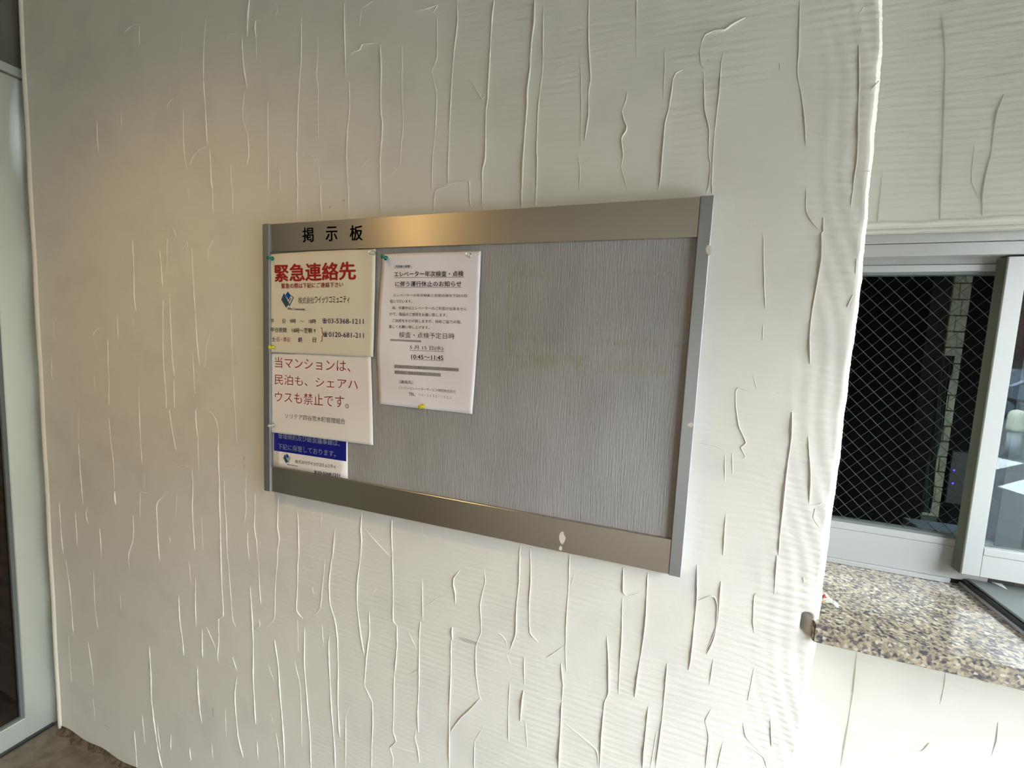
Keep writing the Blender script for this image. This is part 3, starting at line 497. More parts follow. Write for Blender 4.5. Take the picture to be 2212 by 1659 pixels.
def sheet(name, edges, Y, surf, m, nu=28, nv=36, **props):
    """edges: left and right borders as pixel lists from top to bottom; top bow in m"""
    Lf, Rt, bow_t = edges; V, Fc = [], []
    def along(E, t):
        P = np.array([at(u, v, Y) for u, v in E]); s = np.linspace(0, 1, len(E))
        return np.array([np.interp(t, s, P[:, k]) for k in range(3)])
    for j in range(nv + 1):
        t = j / nv; a, b_ = along(Lf, t), along(Rt, t)
        for i in range(nu + 1):
            s = i / nu; p = a * (1 - s) + b_ * s; z = p[2] + bow_t * 4 * s * (1 - s) * (1 - t)
            V.append((p[0], float(surf(p[0], z)), z))
    for j in range(nv):
        for i in range(nu): a = j * (nu + 1) + i; Fc.append((a, a + nu + 1, a + nu + 2, a + 1))
    c0 = at(*Lf[-1], Y); e = empty(name, (c0[0], Y, c0[2]), **props)
    o = keep(mesh_obj('paper_sheet', V, Fc, m, smooth=True), e)
    md = o.modifiers.new('thick', 'SOLIDIFY'); md.thickness = .00012; md.offset = 1
    return e
sn, cs_ = np.sin, np.cos
Y1, Y2, Y3, Y4 = YP - .0034, YP - .0018, YP - .0007, YP - .0016
s3 = lambda x, z: Y3 - .00012 * (1 + sn(x * 50))
s2 = lambda x, z: Y2 - .0004 * (1 + sn(x * 34 + z * 20)) - .0022 * np.clip((HC - .17 - z) / .09, 0, 1) ** 2 * (1 + .3 * sn(x * 60))
s1 = lambda x, z: Y1 - .0006 * (1 + sn(x * 78 + .5)) * (.5 + .5 * np.clip((z - HC + .0) / .17, 0, 1)) - .0003 * sn(z * 60)
s4 = lambda x, z: Y4 - .0010 * (1 + sn(x * 40 + z * 26 + 1)) - .0005 * sn(z * 55 + x * 25) - .0040 * np.clip((HC - .10 - z) / .1, 0, 1) ** 2 * np.clip((x + .56) / .14, 0, 1)
# blue and white card
e3 = sheet('keeping_notice', ([(590, 915), (590, 1006)], [(751, 945), (751.5, 1034.5)], 0), Y3, s3, M['paper_white'], 10, 8,
           label='small notice card with blue block, lowest at the left of the notice board', category='notice')
flat(cQ(205, 930, 1137, 968, 1020, 1252), Y3, M['blue'], e3, s3, 'blue_block', .00035, 40)
put_text('管理規約及び総会議事録は、', cQ(250, 948, 1008, 900, 1030, 1095), Y3, M['paleblue'], e3, s3, .012)
put_text('下記に保管しております。', cQ(248, 1060, 1120, 858, 1140, 1208), Y3, M['paleblue'], e3, s3, .012)
put_text('株式会社', cQ(430, 1232, 1270, 560, 1248, 1288), Y3, M['greyink'], e3, s3, 0)
put_text('ワイッツコミュニティ', cQ(562, 1250, 1290, 855, 1290, 1330), Y3, M['ink'], e3, s3, .02)
put_text('☎', cQ(628, 1343, 1378, 662, 1347, 1382), Y3, M['navy'], e3, s3, .01)
put_text('03-5368-1211', cQ(668, 1352, 1382, 900, 1385, 1418), Y3, M['navy'], e3, s3, .02)
put_text('Wits Community', cQ(345, 1275, 1296, 455, 1292, 1313), Y3, M['logo_blue'], e3, s3, .01)
# share-house notice
e2 = sheet('share_house_notice', ([(583, 762), (583.5, 860), (585, 933)], [(801.5, 768), (804, 860), (806.8, 961.5)], 0), Y2, s2, M['paper_white'],
           label='white notice in thin dark red Japanese text pinned below the cream sheet', category='notice')
for s, q in [('当マンションは、', (215, 150, 262, 1012, 185, 312)), ('民泊も、シェアハ', (215, 333, 440, 1090, 388, 500)), ('ウスも禁止です。', (220, 512, 622, 995, 560, 695))]:
    put_text(s, cQ(*q), Y2, M['darkred'], e2, s2, -.004, 3)
put_text('ソリテア四谷荒木町管理組合', cQ(325, 745, 797, 960, 803, 862), Y2, M['greyink'], e2, s2, 0)
# emergency sheet
e1 = sheet('emergency_contact_notice', ([(580.5, 550), (581.5, 660), (583, 761)], [(812.5, 538.5), (809.5, 660), (806.5, 771)], .002), Y1, s1, M['paper_cream'],
           label='cream sheet headed with large bold red Japanese characters, top left on the notice board', category='notice')
put_text('緊急連絡先', cP(240, 616, 830, 1215, 578, 800), Y1, M['red'], e1, s1, .03, 3)
put_text('緊急の際は下記にご連絡下さい', cP(325, 842, 905, 1062, 825, 886), Y1, M['red'], e1, s1, .018)
put_text('株式会社', cP(525, 1003, 1085, 718, 1000, 1082), Y1, M['greyink'], e1, s1, 0)
put_text('ワイッツコミュニティ', cP(724, 995, 1082, 1140, 990, 1078), Y1, M['ink'], e1, s1, .014)
put_text('Wits Community', cP(400, 1130, 1168, 608, 1136, 1174), Y1, M['logo_blue'], e1, s1, .012)
put_text('平　　日　9時　〜　18時', cP(195, 1262, 1316, 740, 1268, 1324), Y1, M['ink'], e1, s1, .006)
put_text('☎', cP(812, 1256, 1320, 868, 1258, 1322), Y1, M['navy'], e1, s1, .01); put_text('03-5368-1211', cP(876, 1260, 1318, 1306, 1266, 1328), Y1, M['navy'], e1, s1, .008)
put_text('平日夜間　18時〜翌朝 9', cP(195, 1368, 1426, 732, 1376, 1436), Y1, M['ink'], e1, s1, .006)
put_text('☎', cP(820, 1416, 1480, 876, 1420, 1482), Y1, M['navy'], e1, s1, .01); put_text('0120-681-211', cP(886, 1420, 1480, 1306, 1434, 1495), Y1, M['navy'], e1, s1, .008)
put_text('土', cP(203, 1480, 1534, 250, 1481, 1536), Y1, M['ink'], e1, s1, .006); put_text('・', cP(252, 1502, 1514, 262, 1502, 1514), Y1, M['ink'], e1, s1)
put_text('日・祭日', cP(272, 1482, 1537, 424, 1486, 1540), Y1, M['brownred'], e1, s1, .006)
put_text('終', cP(522, 1484, 1546, 576, 1486, 1548), Y1, M['ink'], e1, s1, .01); put_text('日', cP(697, 1490, 1546, 738, 1490, 1548), Y1, M['ink'], e1, s1, .006)
put_text('}', cP(793, 1366, 1540, 826, 1368, 1540), Y1, M['brownred'], e1, s1, -.01)
def logo(cr_, Y, par, surf, ox, oy, sx, sy, sh):
    def q(pts): return [cr_(ox + x * sx, oy + y * sy + x * sx * sh, 0, 0, 0, 0)[0] for x, y in pts]
    def poly(pts, m, n_, off):
        P = [at(u, v, Y) for u, v in q(pts)]; keep(mesh_obj(n_, [(p[0], float(surf(p[0], p[2])) - off, p[2]) for p in P], [tuple(range(len(P)))[::-1]], m), par)
    poly([(.0, .5), (.12, .12), (.42, .45), (.72, .02), (.95, .30), (.50, 1.0)][0:1] + [(.18, .15), (.52, .52), (.62, .80), (.42, 1.0)], M['logo_teal'], 'logo_mark', .0003)
    poly([(.35, .22), (.55, .0), (.82, .25), (.62, .52)], M['logo_blue'], 'logo_mark', .0004)
    for a, b_ in (((.82, .25), (1.0, .38)), ((1.0, .38), (.70, .88)), ((.70, .88), (.58, .62)), ((.80, .40), (.66, .62))):
        t = .045; poly([(a[0] - t, a[1]), (a[0] + t, a[1]), (b_[0] + t, b_[1]), (b_[0] - t, b_[1])], M['logo_teal'], 'logo_mark', .0004)
    poly([(.20, .15), (.26, .10), (.52, .50), (.44, .55)], M['logo_blue'], 'logo_mark', .0005)
logo(cP, Y1, e1, s1, 322, 940, 143, 196, -.02); logo(cQ, Y3, e3, s3, 303, 1165, 74, 105, .12)
# elevator notice
e4 = sheet('elevator_notice', ([(827, 549.8), (821.8, 623), (818.3, 692), (816, 756), (817.2, 818), (819.5, 872.5)], [(1039.5, 543), (1038, 600), (1035.5, 634), (1031.5, 749), (1026.8, 818), (1021, 894)], .001), Y4, s4, M['paper_lilac'], 30, 44,
           label='white printed sheet with black Japanese text and grey marked lines, middle of the notice board', category='notice')
LN = [('ご利用者の皆様へ', (226, 232, 256, 400, 230, 254), 'ink', .015), ('エレベーター年次検査・点検', (228, 290, 342, 882, 284, 340), 'black', .012), ('に伴う運行休止のお知らせ', (237, 384, 433, 862, 380, 436), 'black', .012),
      ('エレベーターの年次検査と定期点検を下記の日', (218, 502, 527, 912, 505, 534), 'ink', .0), ('程にて行います。', (188, 557, 588, 398, 558, 588), 'ink', .0),
      ('尚、作業中はエレベーターのご利用が出来ません', (212, 618, 648, 912, 628, 660), 'ink', .0), ('ので、階段のご使用をお願い致します。', (185, 676, 708, 730, 686, 720), 'ink', .0),
      ('ご迷惑をおかけ致しますが、何卒ご協力の程、', (210, 738, 768, 864, 752, 785), 'ink', .0), ('宜しくお願い申し上げます。', (178, 793, 824, 562, 805, 836), 'ink', .0),
      ('検査・点検予定日時', (273, 858, 914, 800, 874, 930), 'ink', -.006), ('5 月 15 日(水)', (374, 985, 1030, 692, 994, 1042), 'ink', 0), ('10:45〜11:45', (388, 1074, 1114, 692, 1084, 1126), 'ink', .012),
      ('（連絡先）', (282, 1314, 1342, 408, 1320, 1348), 'ink', 0), ('ジャパンエレベーターサービス城西株式会社', (272, 1370, 1396, 806, 1408, 1438), 'ink', -.006), ('TEL:', (368, 1430, 1458, 428, 1434, 1462), 'ink', .0), ('０３－５１５５－７５２１', (462, 1440, 1462, 764, 1468, 1492), 'ink', -.01)]
for s, q, mk, bo in LN: put_text(s, cN(*q), Y4, M[mk], e4, s4, bo)
for q in [(226, 259, 261, 402, 257, 259), (225, 347, 350, 884, 345, 348), (236, 438, 441, 864, 441, 444), (372, 1032, 1035, 698, 1045, 1048), (385, 1118, 1121, 692, 1131, 1134), (275, 1341, 1343, 412, 1346, 1348)]:
    flat(cN(*q), Y4, M['ink'], e4, s4, 'underline', .0003, 12)
for q in [(193, 927, 945, 480, 939, 959), (232, 1168, 1200, 838, 1202, 1234), (235, 1222, 1255, 665, 1249, 1282)]:
    flat(cN(*q), Y4, M['greybar'], e4, s4, 'marker_bar', .0003, 12)
put_text('※交通状況又は、作業内容により上記の予定時間から', cN(236, 1172, 1197, 834, 1206, 1230), Y4, M['greyink'], e4, s4, -.012, off=.0005)
put_text('前後又は、延長する事がございます。', cN(238, 1226, 1252, 660, 1252, 1278), Y4, M['greyink'], e4, s4, -.012, off=.0005)
# curl of hair-like mark at its upper right
bm = bmesh.new(); tube(bm, [at(800 + x / 4.366, 520 + y / 4.366, Y4 - .003) for x, y in ((1020, 135), (1027, 120), (1026, 105), (1022, 98))], .0003, 5)
keep(bm_obj('ink_stroke', bm, M['black']), e4)

# push pins
def pin(u, v, Y, m, label, L_=.0095, tilt=(0, 0)):
    p = at(u, v, Y); d = Vector((tilt[0], -1, tilt[1])).normalized(); e = empty('push_pin', tuple(p), label=label, category='push pin', group='push pins in the notice board')
    bm = bmesh.new(); k = 1.32
    lathe(bm, [(a_ * k, b2_ * k) for a_, b2_ in [(.0, .0), (.0002, .0034), (.0012, .0034), (.0018, .0020), (.0045, .0014), (.0068, .0016), (.0074, .0030), (.0088, .0031), (.0095, .0024)]], p + np.array((0, -.0008, 0)), d, 18)
    keep(bm_obj('pin_head', bm, m, smooth=True), e)
    bm = bmesh.new(); lathe(bm, [(-.006, .0002), (.001, .0006)], p, d, 8); keep(bm_obj('pin_needle', bm, M['needle']), e)
pin(590, 559, Y1, M['teal_pin'], 'teal push pin at the upper left corner of the cream emergency sheet', tilt=(-.1, .02))
pin(592, 750, Y1 - .0005, M['yellow_pin'], 'yellow push pin at the left edge between the cream sheet and dark red notice')
pin(592, 918, Y2 - .001, M['clear_pin'], 'clear push pin at the lower left of the dark red text notice')
pin(835, 558, Y4 - .001, M['teal_pin'], 'teal push pin at the upper left corner of the elevator sheet', tilt=(-.05, .1))
pin(1015, 552, Y4 - .001, M['clear_pin'], 'clear push pin at the upper right corner of the elevator sheet', tilt=(.05, -.05))
pin(915, 877, Y4 - .001, M['yellow_pin'], 'yellow push pin at the bottom edge of the elevator sheet', tilt=(-.1, -.05))
pin(808, 547, Y1 - .001, M['clear_pin'], 'clear push pin at the upper right corner of the cream emergency sheet', tilt=(.05, -.05))

# ------------------------------------------------------------------ granite counter
gx1 = 1.45; gt = .029
gr = empty('granite_counter', (.25, YW, zg - gt), label='speckled brown and grey polished granite counter slab below the window', category='counter')
bm = bmesh.new(); add_box(bm, .2490, gx1, .7370, 1.02, zg - gt, zg, .0015, 2)
keep(bm_obj('slab', bm, M['granite']), gr)

# ------------------------------------------------------------------ window
win = empty('window_1', (.9, .98, zg), kind='structure')
def wb(name, *a, par=None, **k): return keep(box(name, *a, **k), par or win)
Z = lambda r: HC + r
fx0, fx1 = .262, XO
wb('head_frame', fx0, fx1, .952, 1.03, Z(.2110), zt + .03, M['alu_win'], bevel=.001)
wb('head_frame', fx0, fx1, .957, 1.03, Z(.1890), Z(.2106), M['alu_win'], bevel=.001)
wb('head_liner', fx0, fx1, .935, .952, zt - .0075, zt - .002, M['wall_win'], bevel=.001)
wb('sill_track', fx0, .532, .983, 1.03, zg, zg + .0095, M['alu_win'], bevel=.001)
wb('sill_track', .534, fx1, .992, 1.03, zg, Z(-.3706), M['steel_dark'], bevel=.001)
wb('side_frame', fx0 - .004, fx0 + .02, .952, 1.03, zg, zt, M['alu_win'])
wb('side_frame', fx1 - .03, fx1, .952, 1.03, zg, zt, M['alu_win'])
# rear sash with wired glass
s1w = keep(empty('rear_sash', (.4, .99, zg)), win); s1w.location = (.4, .99, zg); s1w.matrix_parent_inverse = Matrix.Translation(win.location).inverted()
def sb(name, *a, **k): return keep(box(name, *a, **k), s1w)
sb('top_rail', fx0, .62, .988, 1.012, Z(.1790), Z(.2250), M['alu_win'], bevel=.0008)
sb('top_rail', fx0, .62, .985, 1.012, Z(.1660), Z(.1784), M['alu_win'], bevel=.0008)
sb('gasket', fx0, .62, .9865, 1.006, Z(.1610), Z(.1660), M['gasket'])
sb('bottom_rail', fx0, .62, .985, 1.012, Z(-.3300), Z(-.3165), M['alu_win'], bevel=.0008)
sb('bottom_rail', fx0, .62, .986, 1.012, zg + .0095, Z(-.3303), M['alu_win'], bevel=.0008)
sb('gasket', fx0, .62, .9865, 1.006, Z(-.3165), Z(-.3115), M['gasket'])
sb('interlock', .585, .62, .985, 1.012, zg + .0095, Z(.1660), M['rubber'])
sb('glass_pane', fx0, .60, .997, 1.002, Z(-.3130), Z(.1625), M['glass'])
bm = bmesh.new(); ax, az = .02417, .02517; gx0, gx1_, gz0, gz1 = fx0, .585, Z(-.312), Z(.162)
for sgn in (1, -1):
    for k in range(-40, 60):
        # lines z = z0 + sgn*(az/ax)*(x-x0) + k*az
        pts = []
        sl = sgn * az / ax; c = gz0 + k * az + (.0 if sgn > 0 else .006)
        xa, xb = gx0, gx1_; za, zb = c, c + sl * (xb - xa)
        if sgn < 0: pass
        def clipz(x0, z0, x1, z1, lo_, hi):
            t0, t1 = 0., 1.; dz = z1 - z0
            ta, tb = sorted(((lo_ - z0) / dz, (hi - z0) / dz)); t0, t1 = max(t0, ta), min(t1, tb)
            return None if t0 >= t1 else ((x0 + (x1 - x0) * t0, z0 + dz * t0), (x0 + (x1 - x0) * t1, z0 + dz * t1))
        r = clipz(xa, za, xb, zb, gz0, gz1)
        if r and (r[1][0] - r[0][0]) > .003: tube(bm, [(r[0][0], .9962, r[0][1]), (r[1][0], .9962, r[1][1])], .0004 if sgn > 0 else .00062, 4)
o = bm_obj('wire_mesh', bm, M['wire'], kind='stuff'); keep(o, s1w)
# front sash
s2w = keep(empty('front_sash', (.8, .96, zg)), win)
def fb(name, *a, **k): return keep(box(name, *a, **k), s2w)
fb('side_stile', .532, .5575, .960, .984, Z(-.3700), Z(.1860), M['alu_win'], bevel=.0009)
fb('side_shade_strip', .5305, .5318, .9605, .984, Z(-.3690), Z(.1850), M['side_shade'])  # dark olive strip: shade of the stile's side face put into the colour
fb('bottom_rail', .5577, fx1 - .03, .961, .984, Z(-.3700), Z(-.3300), M['alu_win'], bevel=.0008)
fb('bottom_rail', .5577, fx1 - .03, .960, .984, Z(-.3296), Z(-.3165), M['alu_win'], bevel=.0008)
fb('top_rail', .5577, fx1 - .03, .960, .984, Z(.1560), Z(.1860), M['alu_win'], bevel=.0008)
fb('side_stile', fx1 - .055, fx1 - .03, .960, .984, Z(-.3700), Z(.1860), M['alu_win'], bevel=.0008)
fb('glass_pane', .5577, fx1 - .055, .971, .975, Z(-.3165), Z(.1560), M['glass2'])

# flat black-edged tray on the counter, in front of the right sash
tr = empty('document_tray', (.9, .85, zg), label='flat grey tray with a black rubber edge lying on granite counter below right window', category='tray')
tx = .545
V = []
keep(box('tray_base', tx, 1.0, YW + .02, .988, zg + .0002, zg + .006, M['alu_side'], bevel=.001), tr)
keep(box('rubber_edge', tx + .004, .998, YW + .022, .986, zg + .006, zg + .012, M['rubber'], bevel=.001), tr)
keep(box('tray_top', tx + .009, .994, YW + .026, .984, zg + .012, zg + .016, M['gasket'], bevel=.0015), tr)
a = [tuple(atz(u, v, zg + .0166)[:2]) for u, v in ((2112, 1243), (2150, 1246), (2176, 1273))]
mesh_pts = [(x, y, zg + .0166) for x, y in a] + [(x, y, zg + .0160) for x, y in a]
keep(mesh_obj('white_label', mesh_pts, [(0, 1, 2), (0, 2, 1), (0, 1, 4, 3), (1, 2, 5, 4), (2, 0, 3, 5)][1:], M['paper_white'], None), tr)

# crumpled sweet wrapper by the corner
wp = atz(1787, 1300, zg)
wr = empty('crumpled_wrapper', tuple(wp), label='small crumpled clear wrapper with green and red print on granite counter beside corner', category='wrapper')
def crumple(name, cx_, cy_, rx, ry, hz, m, seed, ang=0):
    r = random.Random(seed); n = 9; V, Fc = [], []
    for j in range(n):
        for i in range(n):
            a, b_ = (i / (n - 1) - .5) * 2, (j / (n - 1) - .5) * 2
            x = a * rx * r.uniform(.8, 1.1); y = b_ * ry * r.uniform(.7, 1.15); x, y = x * math.cos(ang) - y * math.sin(ang), x * math.sin(ang) + y * math.cos(ang)
            V.append((wp[0] + cx_ + x, wp[1] + cy_ + y, zg + .0006 + hz * max(0, 1 - a * a * .7 - b_ * b_ * .6) * r.uniform(.3, 1.3)))
    for j in range(n - 1):
        for i in range(n - 1): a = j * n + i; Fc.append((a, a + 1, a + n + 1, a + n))
    o = keep(mesh_obj(name, V, Fc, m), wr); return o
M['wrap'] = mat('clear_film_wrap', (225, 230, 222), .08); M['wrap'].node_tree.nodes['Principled BSDF'].inputs['Alpha'].default_value = .55
M['wgreen'] = mat('green_print', (60, 140, 90), .3); M['wred'] = mat('red_print', (176, 50, 70), .3)
crumple('film', .003, -.004, .0125, .006, .007, M['wrap'], 1, -.5); crumple('film', .0, .022, .006, .012, .004, M['wrap'], 2, .3)
crumple('green_patch', -.012, .008, .008, .0045, .006, M['wgreen'], 3, -.3); crumple('red_patch', -.001, .011, .003, .002, .006, M['wred'], 4)
crumple('film', -.012, -.002, .007, .006, .003, M['brown'], 5)

# ------------------------------------------------------------------ office behind the window
off = empty('wall_office', (1, 2, 0), kind='structure')
def ob(name, *a, **k): return keep(box(name, *a, **k), off)
ob('left_partition', .1, .2, 1.1, 3.0, ZF, ZC, M['dark']); ob('office_ceiling', .1, 2.0, 1.1, 3.0, 1.75, 1.85, M['dark'])
ob('back_partition', .1, 2.0, 2.75, 2.85, ZF, ZC, M['dark']); ob('right_partition', 1.9, 2.0, 1.1, 2.75, ZF, ZC, M['dark']); ob('dark_partition', .907, 1.10, 1.85, 1.87, .40, 1.75, M['dark']); ob('office_floor', .1, 2.0, 1.1, 3.0, .30, .40, M['dark'])
ll = bpy.data.lights.new('office_fill_light', 'AREA'); ll.shape = 'RECTANGLE'; ll.size = .5; ll.size_y = .04; ll.energy = .85; ll.color = (1, .95, .82)  # unseen office lamp, added to brighten the tiled column
lo2 = bpy.data.objects.new('office_fill_light', ll); COL.objects.link(lo2); lo2.location = (1.0, 1.25, 1.74)
keep(box('fill_light_fitting', .72, 1.28, 1.21, 1.29, 1.742, 1.75, M['alu_side']), off)
# tiled column: each tile its own piece
yc = 1.75
def cx_at(px, py): d = ray(px, py); return d[0] / d[1] * yc
x0c, x1c = cx_at(2060, 620), cx_at(2099, 620)
colm = empty('tiled_column', ((x0c + x1c) / 2, yc, .4), label='column of pale buff square tiles standing inside behind the wired glass', category='column')
keep(box('core', x0c + .002, x1c + .0, yc + .006, yc + .12, .40, 1.75, M['grout']), colm)
tile_me = None; th = .0505
zt0 = HC - .2849 * yc + .002
i = 0
while zt0 + i * th < 1.74:
    z0 = zt0 + i * th
    for (xa, xb) in (((x0c, x0c + (x1c - x0c) * .58), (x0c + (x1c - x0c) * .6, x1c)) if i % 2 else ((x0c, x0c + (x1c - x0c) * .36), (x0c + (x1c - x0c) * .38, x1c))):
        keep(box('tile', xa, xb, yc - random.uniform(0, .002), yc + .008, z0, z0 + th - .0035, M['tile'], bevel=.0012), colm)
    i += 1
# brown post, dark cloth, desk clutter
bp_ = empty('wooden_post', (.9, 2.0, .4), label='brown wooden post further back in the dark office left of the tiled column', category='post')
keep(box('post_board', .938, .978, 1.98, 2.03, .40, 1.75, M['brown'], bevel=.003), bp_); keep(box('post_strip', .930, .937, 1.985, 2.02, .40, 1.75, M['concrete'], bevel=.002), bp_)
cur = empty('dark_curtain', (.8, 1.68, .5), label='dark green folded cloth hanging close to the tiled column in the office', category='cloth')
V, Fc = [], []
xa = .842
for j in range(14):
    z = HC - .28 * 1.68 + j * .0385
    for k in range(13): V.append((xa - .026 + k * .0021 + .002 * math.sin(j * 1.1), 1.69 + .006 * math.sin(k * 1.7 + j * .2), z))
for j in range(13):
    for k in range(12): a = j * 13 + k; Fc.append((a, a + 1, a + 14, a + 13))
o = keep(mesh_obj('folded_cloth', V, Fc, M['darkgreen'], smooth=True), cur)
dk = empty('office_desk', (.8, 1.5, .4), label='dark desk top just below the wired glass inside the office', category='desk')
keep(box('desk_top', .25, 1.3, 1.15, 1.9, HC - .62, HC - .60, M['dark'], bevel=.003), dk); keep(box('leg', .28, .32, 1.2, 1.24, .40, HC - .62, M['dark']), dk); keep(box('leg', 1.2, 1.24, 1.2, 1.24, .40, HC - .62, M['dark']), dk)
M['papg'] = mat('blue_grey_paper', (96, 108, 118), .6)
for k, (x, y, h, lb) in enumerate([(.56, 1.45, .13, 'pale grey paper stack at the left on the office desk behind the wired glass'), (.72, 1.42, .125, 'blue grey folder stack in the middle of the office desk behind the wired glass'), (.82, 1.6, .115, 'grey paper stack beside the tiled column foot on the office desk')]):
    e = empty('paper_stack', (x, y, HC - .6), label=lb, category='papers', group='paper stacks on the office desk')
    for t in range(4):
        dx = random.uniform(-.012, .012); hz = HC - .6 + h * t / 4
        keep(box('sheaf', x - .07 + dx, x + .07 + dx, y - .06, y + .06, hz + .0005, hz + h / 4 - .002, M['papg'] if t % 2 else M['gasket'], bevel=.002), e)
rt = at(2058, 1032, 1.81); re = empty('router_box', tuple(rt), label='black box with two blue lights in the dark right of the tiled column', category='router')
keep(box('router_case', rt[0] - .012, rt[0] + .035, 1.81, 1.85, rt[2] - .09, rt[2] + .09, M['rubber'], bevel=.003), re)
for (u, v) in ((2061, 1016), (2058, 1044)):
    p = at(u, v, 1.809); bm = bmesh.new(); lathe(bm, [(0, .003), (.0015, .0026), (.002, .0015)], p, (0, -1, 0), 10); keep(bm_obj('led', bm, M['led']), re)
keep(box('router_shelf', rt[0] - .05, rt[0] + .05, 1.80, 1.879, rt[2] - .1, rt[2] - .09, M['dark']), re)

# ------------------------------------------------------------------ street
st = box('ground_street', -30, 60, -40, 60, -.2, -.105, M['asphalt'], kind='structure')
box('bounce_slab', 1.66, 5.0, -1.2, 3.4, -.105, -.02, M['bounce'], kind='structure')  # unseen pale slab, added to bounce daylight up onto the lower walls
def mirrored(y): return 2 * .971 - y           # the pane shows the street behind the viewer's right shoulder
def road(u0, v0):
    p = atz(u0, v0, -.1); return np.array([p[0], mirrored(p[1]), p[2]])
for pts, lb in (([(2130, 983), (2130, 1019), (2213, 1001)], 'white triangle painted on the road, the far one mirrored in the right pane'),
                ([(2156, 1051), (2235, 1075), (2235, 1030)], 'white triangle painted on the road, the near one mirrored in the right pane')):
    P = [road(*p) for p in pts]
    o = mesh_obj('road_marking', [(p[0], p[1], -.100) for p in P] + [(p[0], p[1], -.106) for p in P], [(2, 1, 0), (3, 4, 5), (0, 3, 4, 1), (1, 4, 5, 2), (2, 5, 3, 0)], M['marking'], label=lb, category='road marking')
# bollard
p = road(2184, 986); bo = empty('bollard', tuple(p), label='short white bollard with rounded pale head, mirrored in the right pane', category='bollard')
bm = bmesh.new(); lathe(bm, [(0, .085), (.42, .08)], p, (0, 0, 1), 20); keep(bm_obj('post', bm, mat('bollard_grey', (150, 160, 162), .5), smooth=True), bo)
bm = bmesh.new(); lathe(bm, [(.42, .098), (.47, .105), (.66, .105), (.72, .095), (.76, .06), (.775, .01)], p, (0, 0, 1), 24); keep(bm_obj('head', bm, mat('bollard_head', (206, 210, 190), .35), smooth=True), bo)
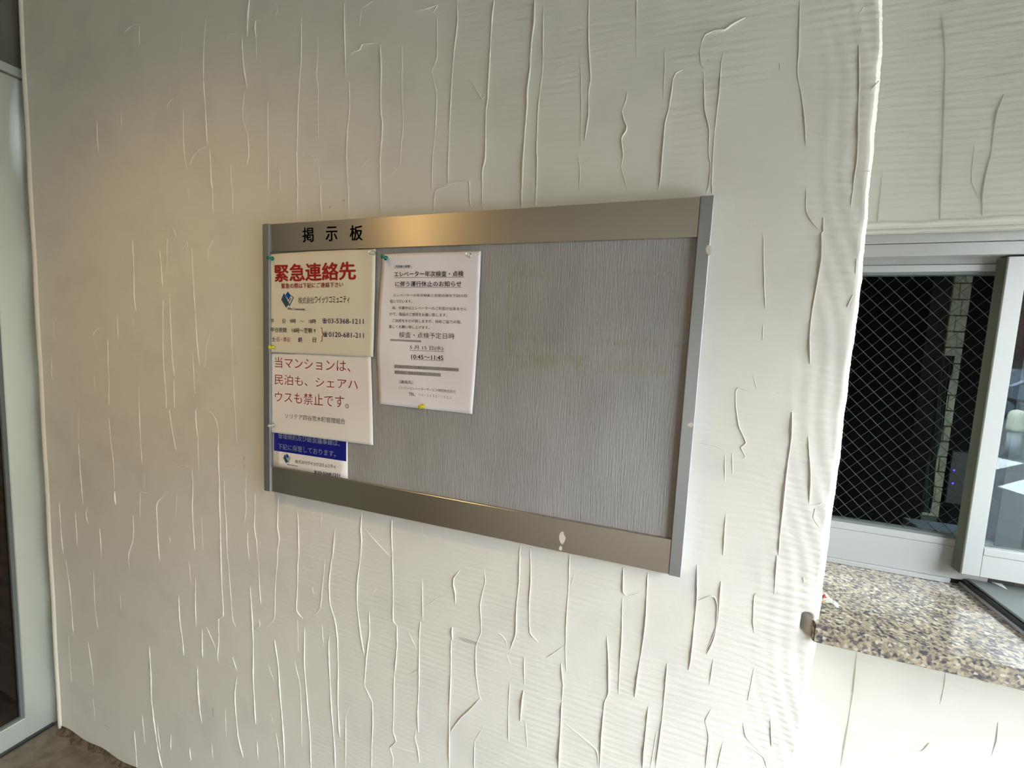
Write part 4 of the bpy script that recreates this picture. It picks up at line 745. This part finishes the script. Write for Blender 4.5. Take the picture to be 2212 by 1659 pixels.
# car
def car(cx_, cy_):
    e = empty('parked_car', (cx_, cy_, -.1), label='silver blue car parked across the street, mirrored in the right pane', category='car')
    pr = [(-2.1, .35), (-2.15, .62), (-2.05, .86), (-1.25, .98), (-.55, 1.42), (.9, 1.46), (1.75, 1.02), (2.1, .92), (2.15, .55), (2.1, .3), (1.7, .22), (-1.7, .22)]
    V = [(cx_ + x, cy_ + s * .85, z - .1) for s in (-1, 1) for x, z in pr]; n = len(pr)
    Fc = [tuple(range(n))[::-1], tuple(range(n, 2 * n))] + [(k, (k + 1) % n, n + (k + 1) % n, n + k) for k in range(n)]
    o = keep(mesh_obj('car_body', V, Fc, M['carpaint']), e); md = o.modifiers.new('b', 'BEVEL'); md.width = .05; md.segments = 2
    for xs in (((-1.12, 1.0), (-.52, 1.36), (.1, 1.38), (.1, 1.0)), ((.16, 1.0), (.16, 1.38), (.85, 1.38), (1.5, 1.03))):
        V = [(cx_ + x, cy_ - .858 - s, z - .1) for s in (0, .012) for x, z in xs]
        for sd_ in (1, -1):
            W_ = [(a, cy_ + (b_ - cy_) * sd_, c) for a, b_, c in V]
            keep(mesh_obj('side_window', W_, [(0, 1, 2, 3), (7, 6, 5, 4), (0, 4, 5, 1), (1, 5, 6, 2), (2, 6, 7, 3), (3, 7, 4, 0)], M['carglass']), e)
    keep(box('side_trim', cx_ - 1.9, cx_ + 1.9, cy_ - .875, cy_ - .85, .40, .47, M['rubber'], bevel=.01), e); keep(box('side_trim', cx_ - 1.9, cx_ + 1.9, cy_ + .85, cy_ + .875, .40, .47, M['rubber'], bevel=.01), e)
    keep(box('front_bumper', cx_ - 2.24, cx_ - 2.05, cy_ - .8, cy_ + .8, .18, .42, M['carpaint'], bevel=.04), e)
    for wx in (-1.35, 1.35):
        for wy in (-.80, .80):
            bm = bmesh.new(); lathe(bm, [(-.1, .26), (-.09, .31), (.09, .31), (.1, .26)], (cx_ + wx, cy_ + wy, .21), (0, 1, 0), 24); o = keep(bm_obj('wheel', bm, M['tyre'], smooth=True), e)
            bm = bmesh.new(); lathe(bm, [(0, .19), (.02, .17)], (cx_ + wx, cy_ + wy + (.1 if wy > 0 else -.1), .21), (0, 1 if wy > 0 else -1, 0), 18); h = bm_obj('hubcap', bm, M['carpaint']); keep(h, e)
car(10.7, mirrored(17.0))
tw = box('street_wall', 2, 40, -22.8, -22.3, -.1, 7, M['brickwall'], label='dark red brown wall far down the street behind the parked car', category='wall')
# hall side of the street (lights and mirrors only): hedge and pale building across the road
hd = box('hedge', 9.5, 10.3, -12, 0, -.1, .9, M['foliage'], label='low clipped hedge in front of the pale building across the street', category='hedge')
fb_ = empty('street_building', (14, -6, -.1), label='pale concrete building across the street opposite the entrance', category='building')
keep(box('facade', 14, 14.5, -12, 10, -.1, 6, M['concrete']), fb_)
for k in range(5): keep(box('window', 13.96, 14.0, -11 + k * 4, -8.6 + k * 4, .9, 2.6, M['carglass']), fb_)

# recessed downlight in the ceiling
dl = empty('ceiling_downlight', (LAMP[0], LAMP[1], ZC), label='warm recessed downlight in the ceiling near the door', category='ceiling light')
bm = bmesh.new(); lathe(bm, [(-.03, .075), (-.028, .07), (0, .07)], (LAMP[0], LAMP[1], ZC), (0, 0, 1), 28); keep(bm_obj('trim_ring', bm, M['alu_side'], smooth=True), dl)

# small unseen lamp added on the left wall for the top rail's glint
sl = empty('glint_lamp', (XD, GLINT_LAMP[1], GLINT_LAMP[2]), label='small warm wall lamp on the left wall behind the door', category='wall light')
keep(box('back_plate', XD, XD + .01, GLINT_LAMP[1] - .05, GLINT_LAMP[1] + .05, GLINT_LAMP[2] - .12, GLINT_LAMP[2] - .06, M['alu_side'], bevel=.002), sl)
bm = bmesh.new(); lathe(bm, [(-.10, .02), (-.09, .05), (-.075, .06)], GLINT_LAMP, (0, 0, 1), 20); keep(bm_obj('lamp_cup', bm, M['alu_side'], smooth=True), sl)
bm = bmesh.new(); tube(bm, [(XD + .008, GLINT_LAMP[1], GLINT_LAMP[2] - .09), (GLINT_LAMP[0] - .02, GLINT_LAMP[1], GLINT_LAMP[2] - .09)], .006, 8); keep(bm_obj('arm', bm, M['alu_side']), sl)
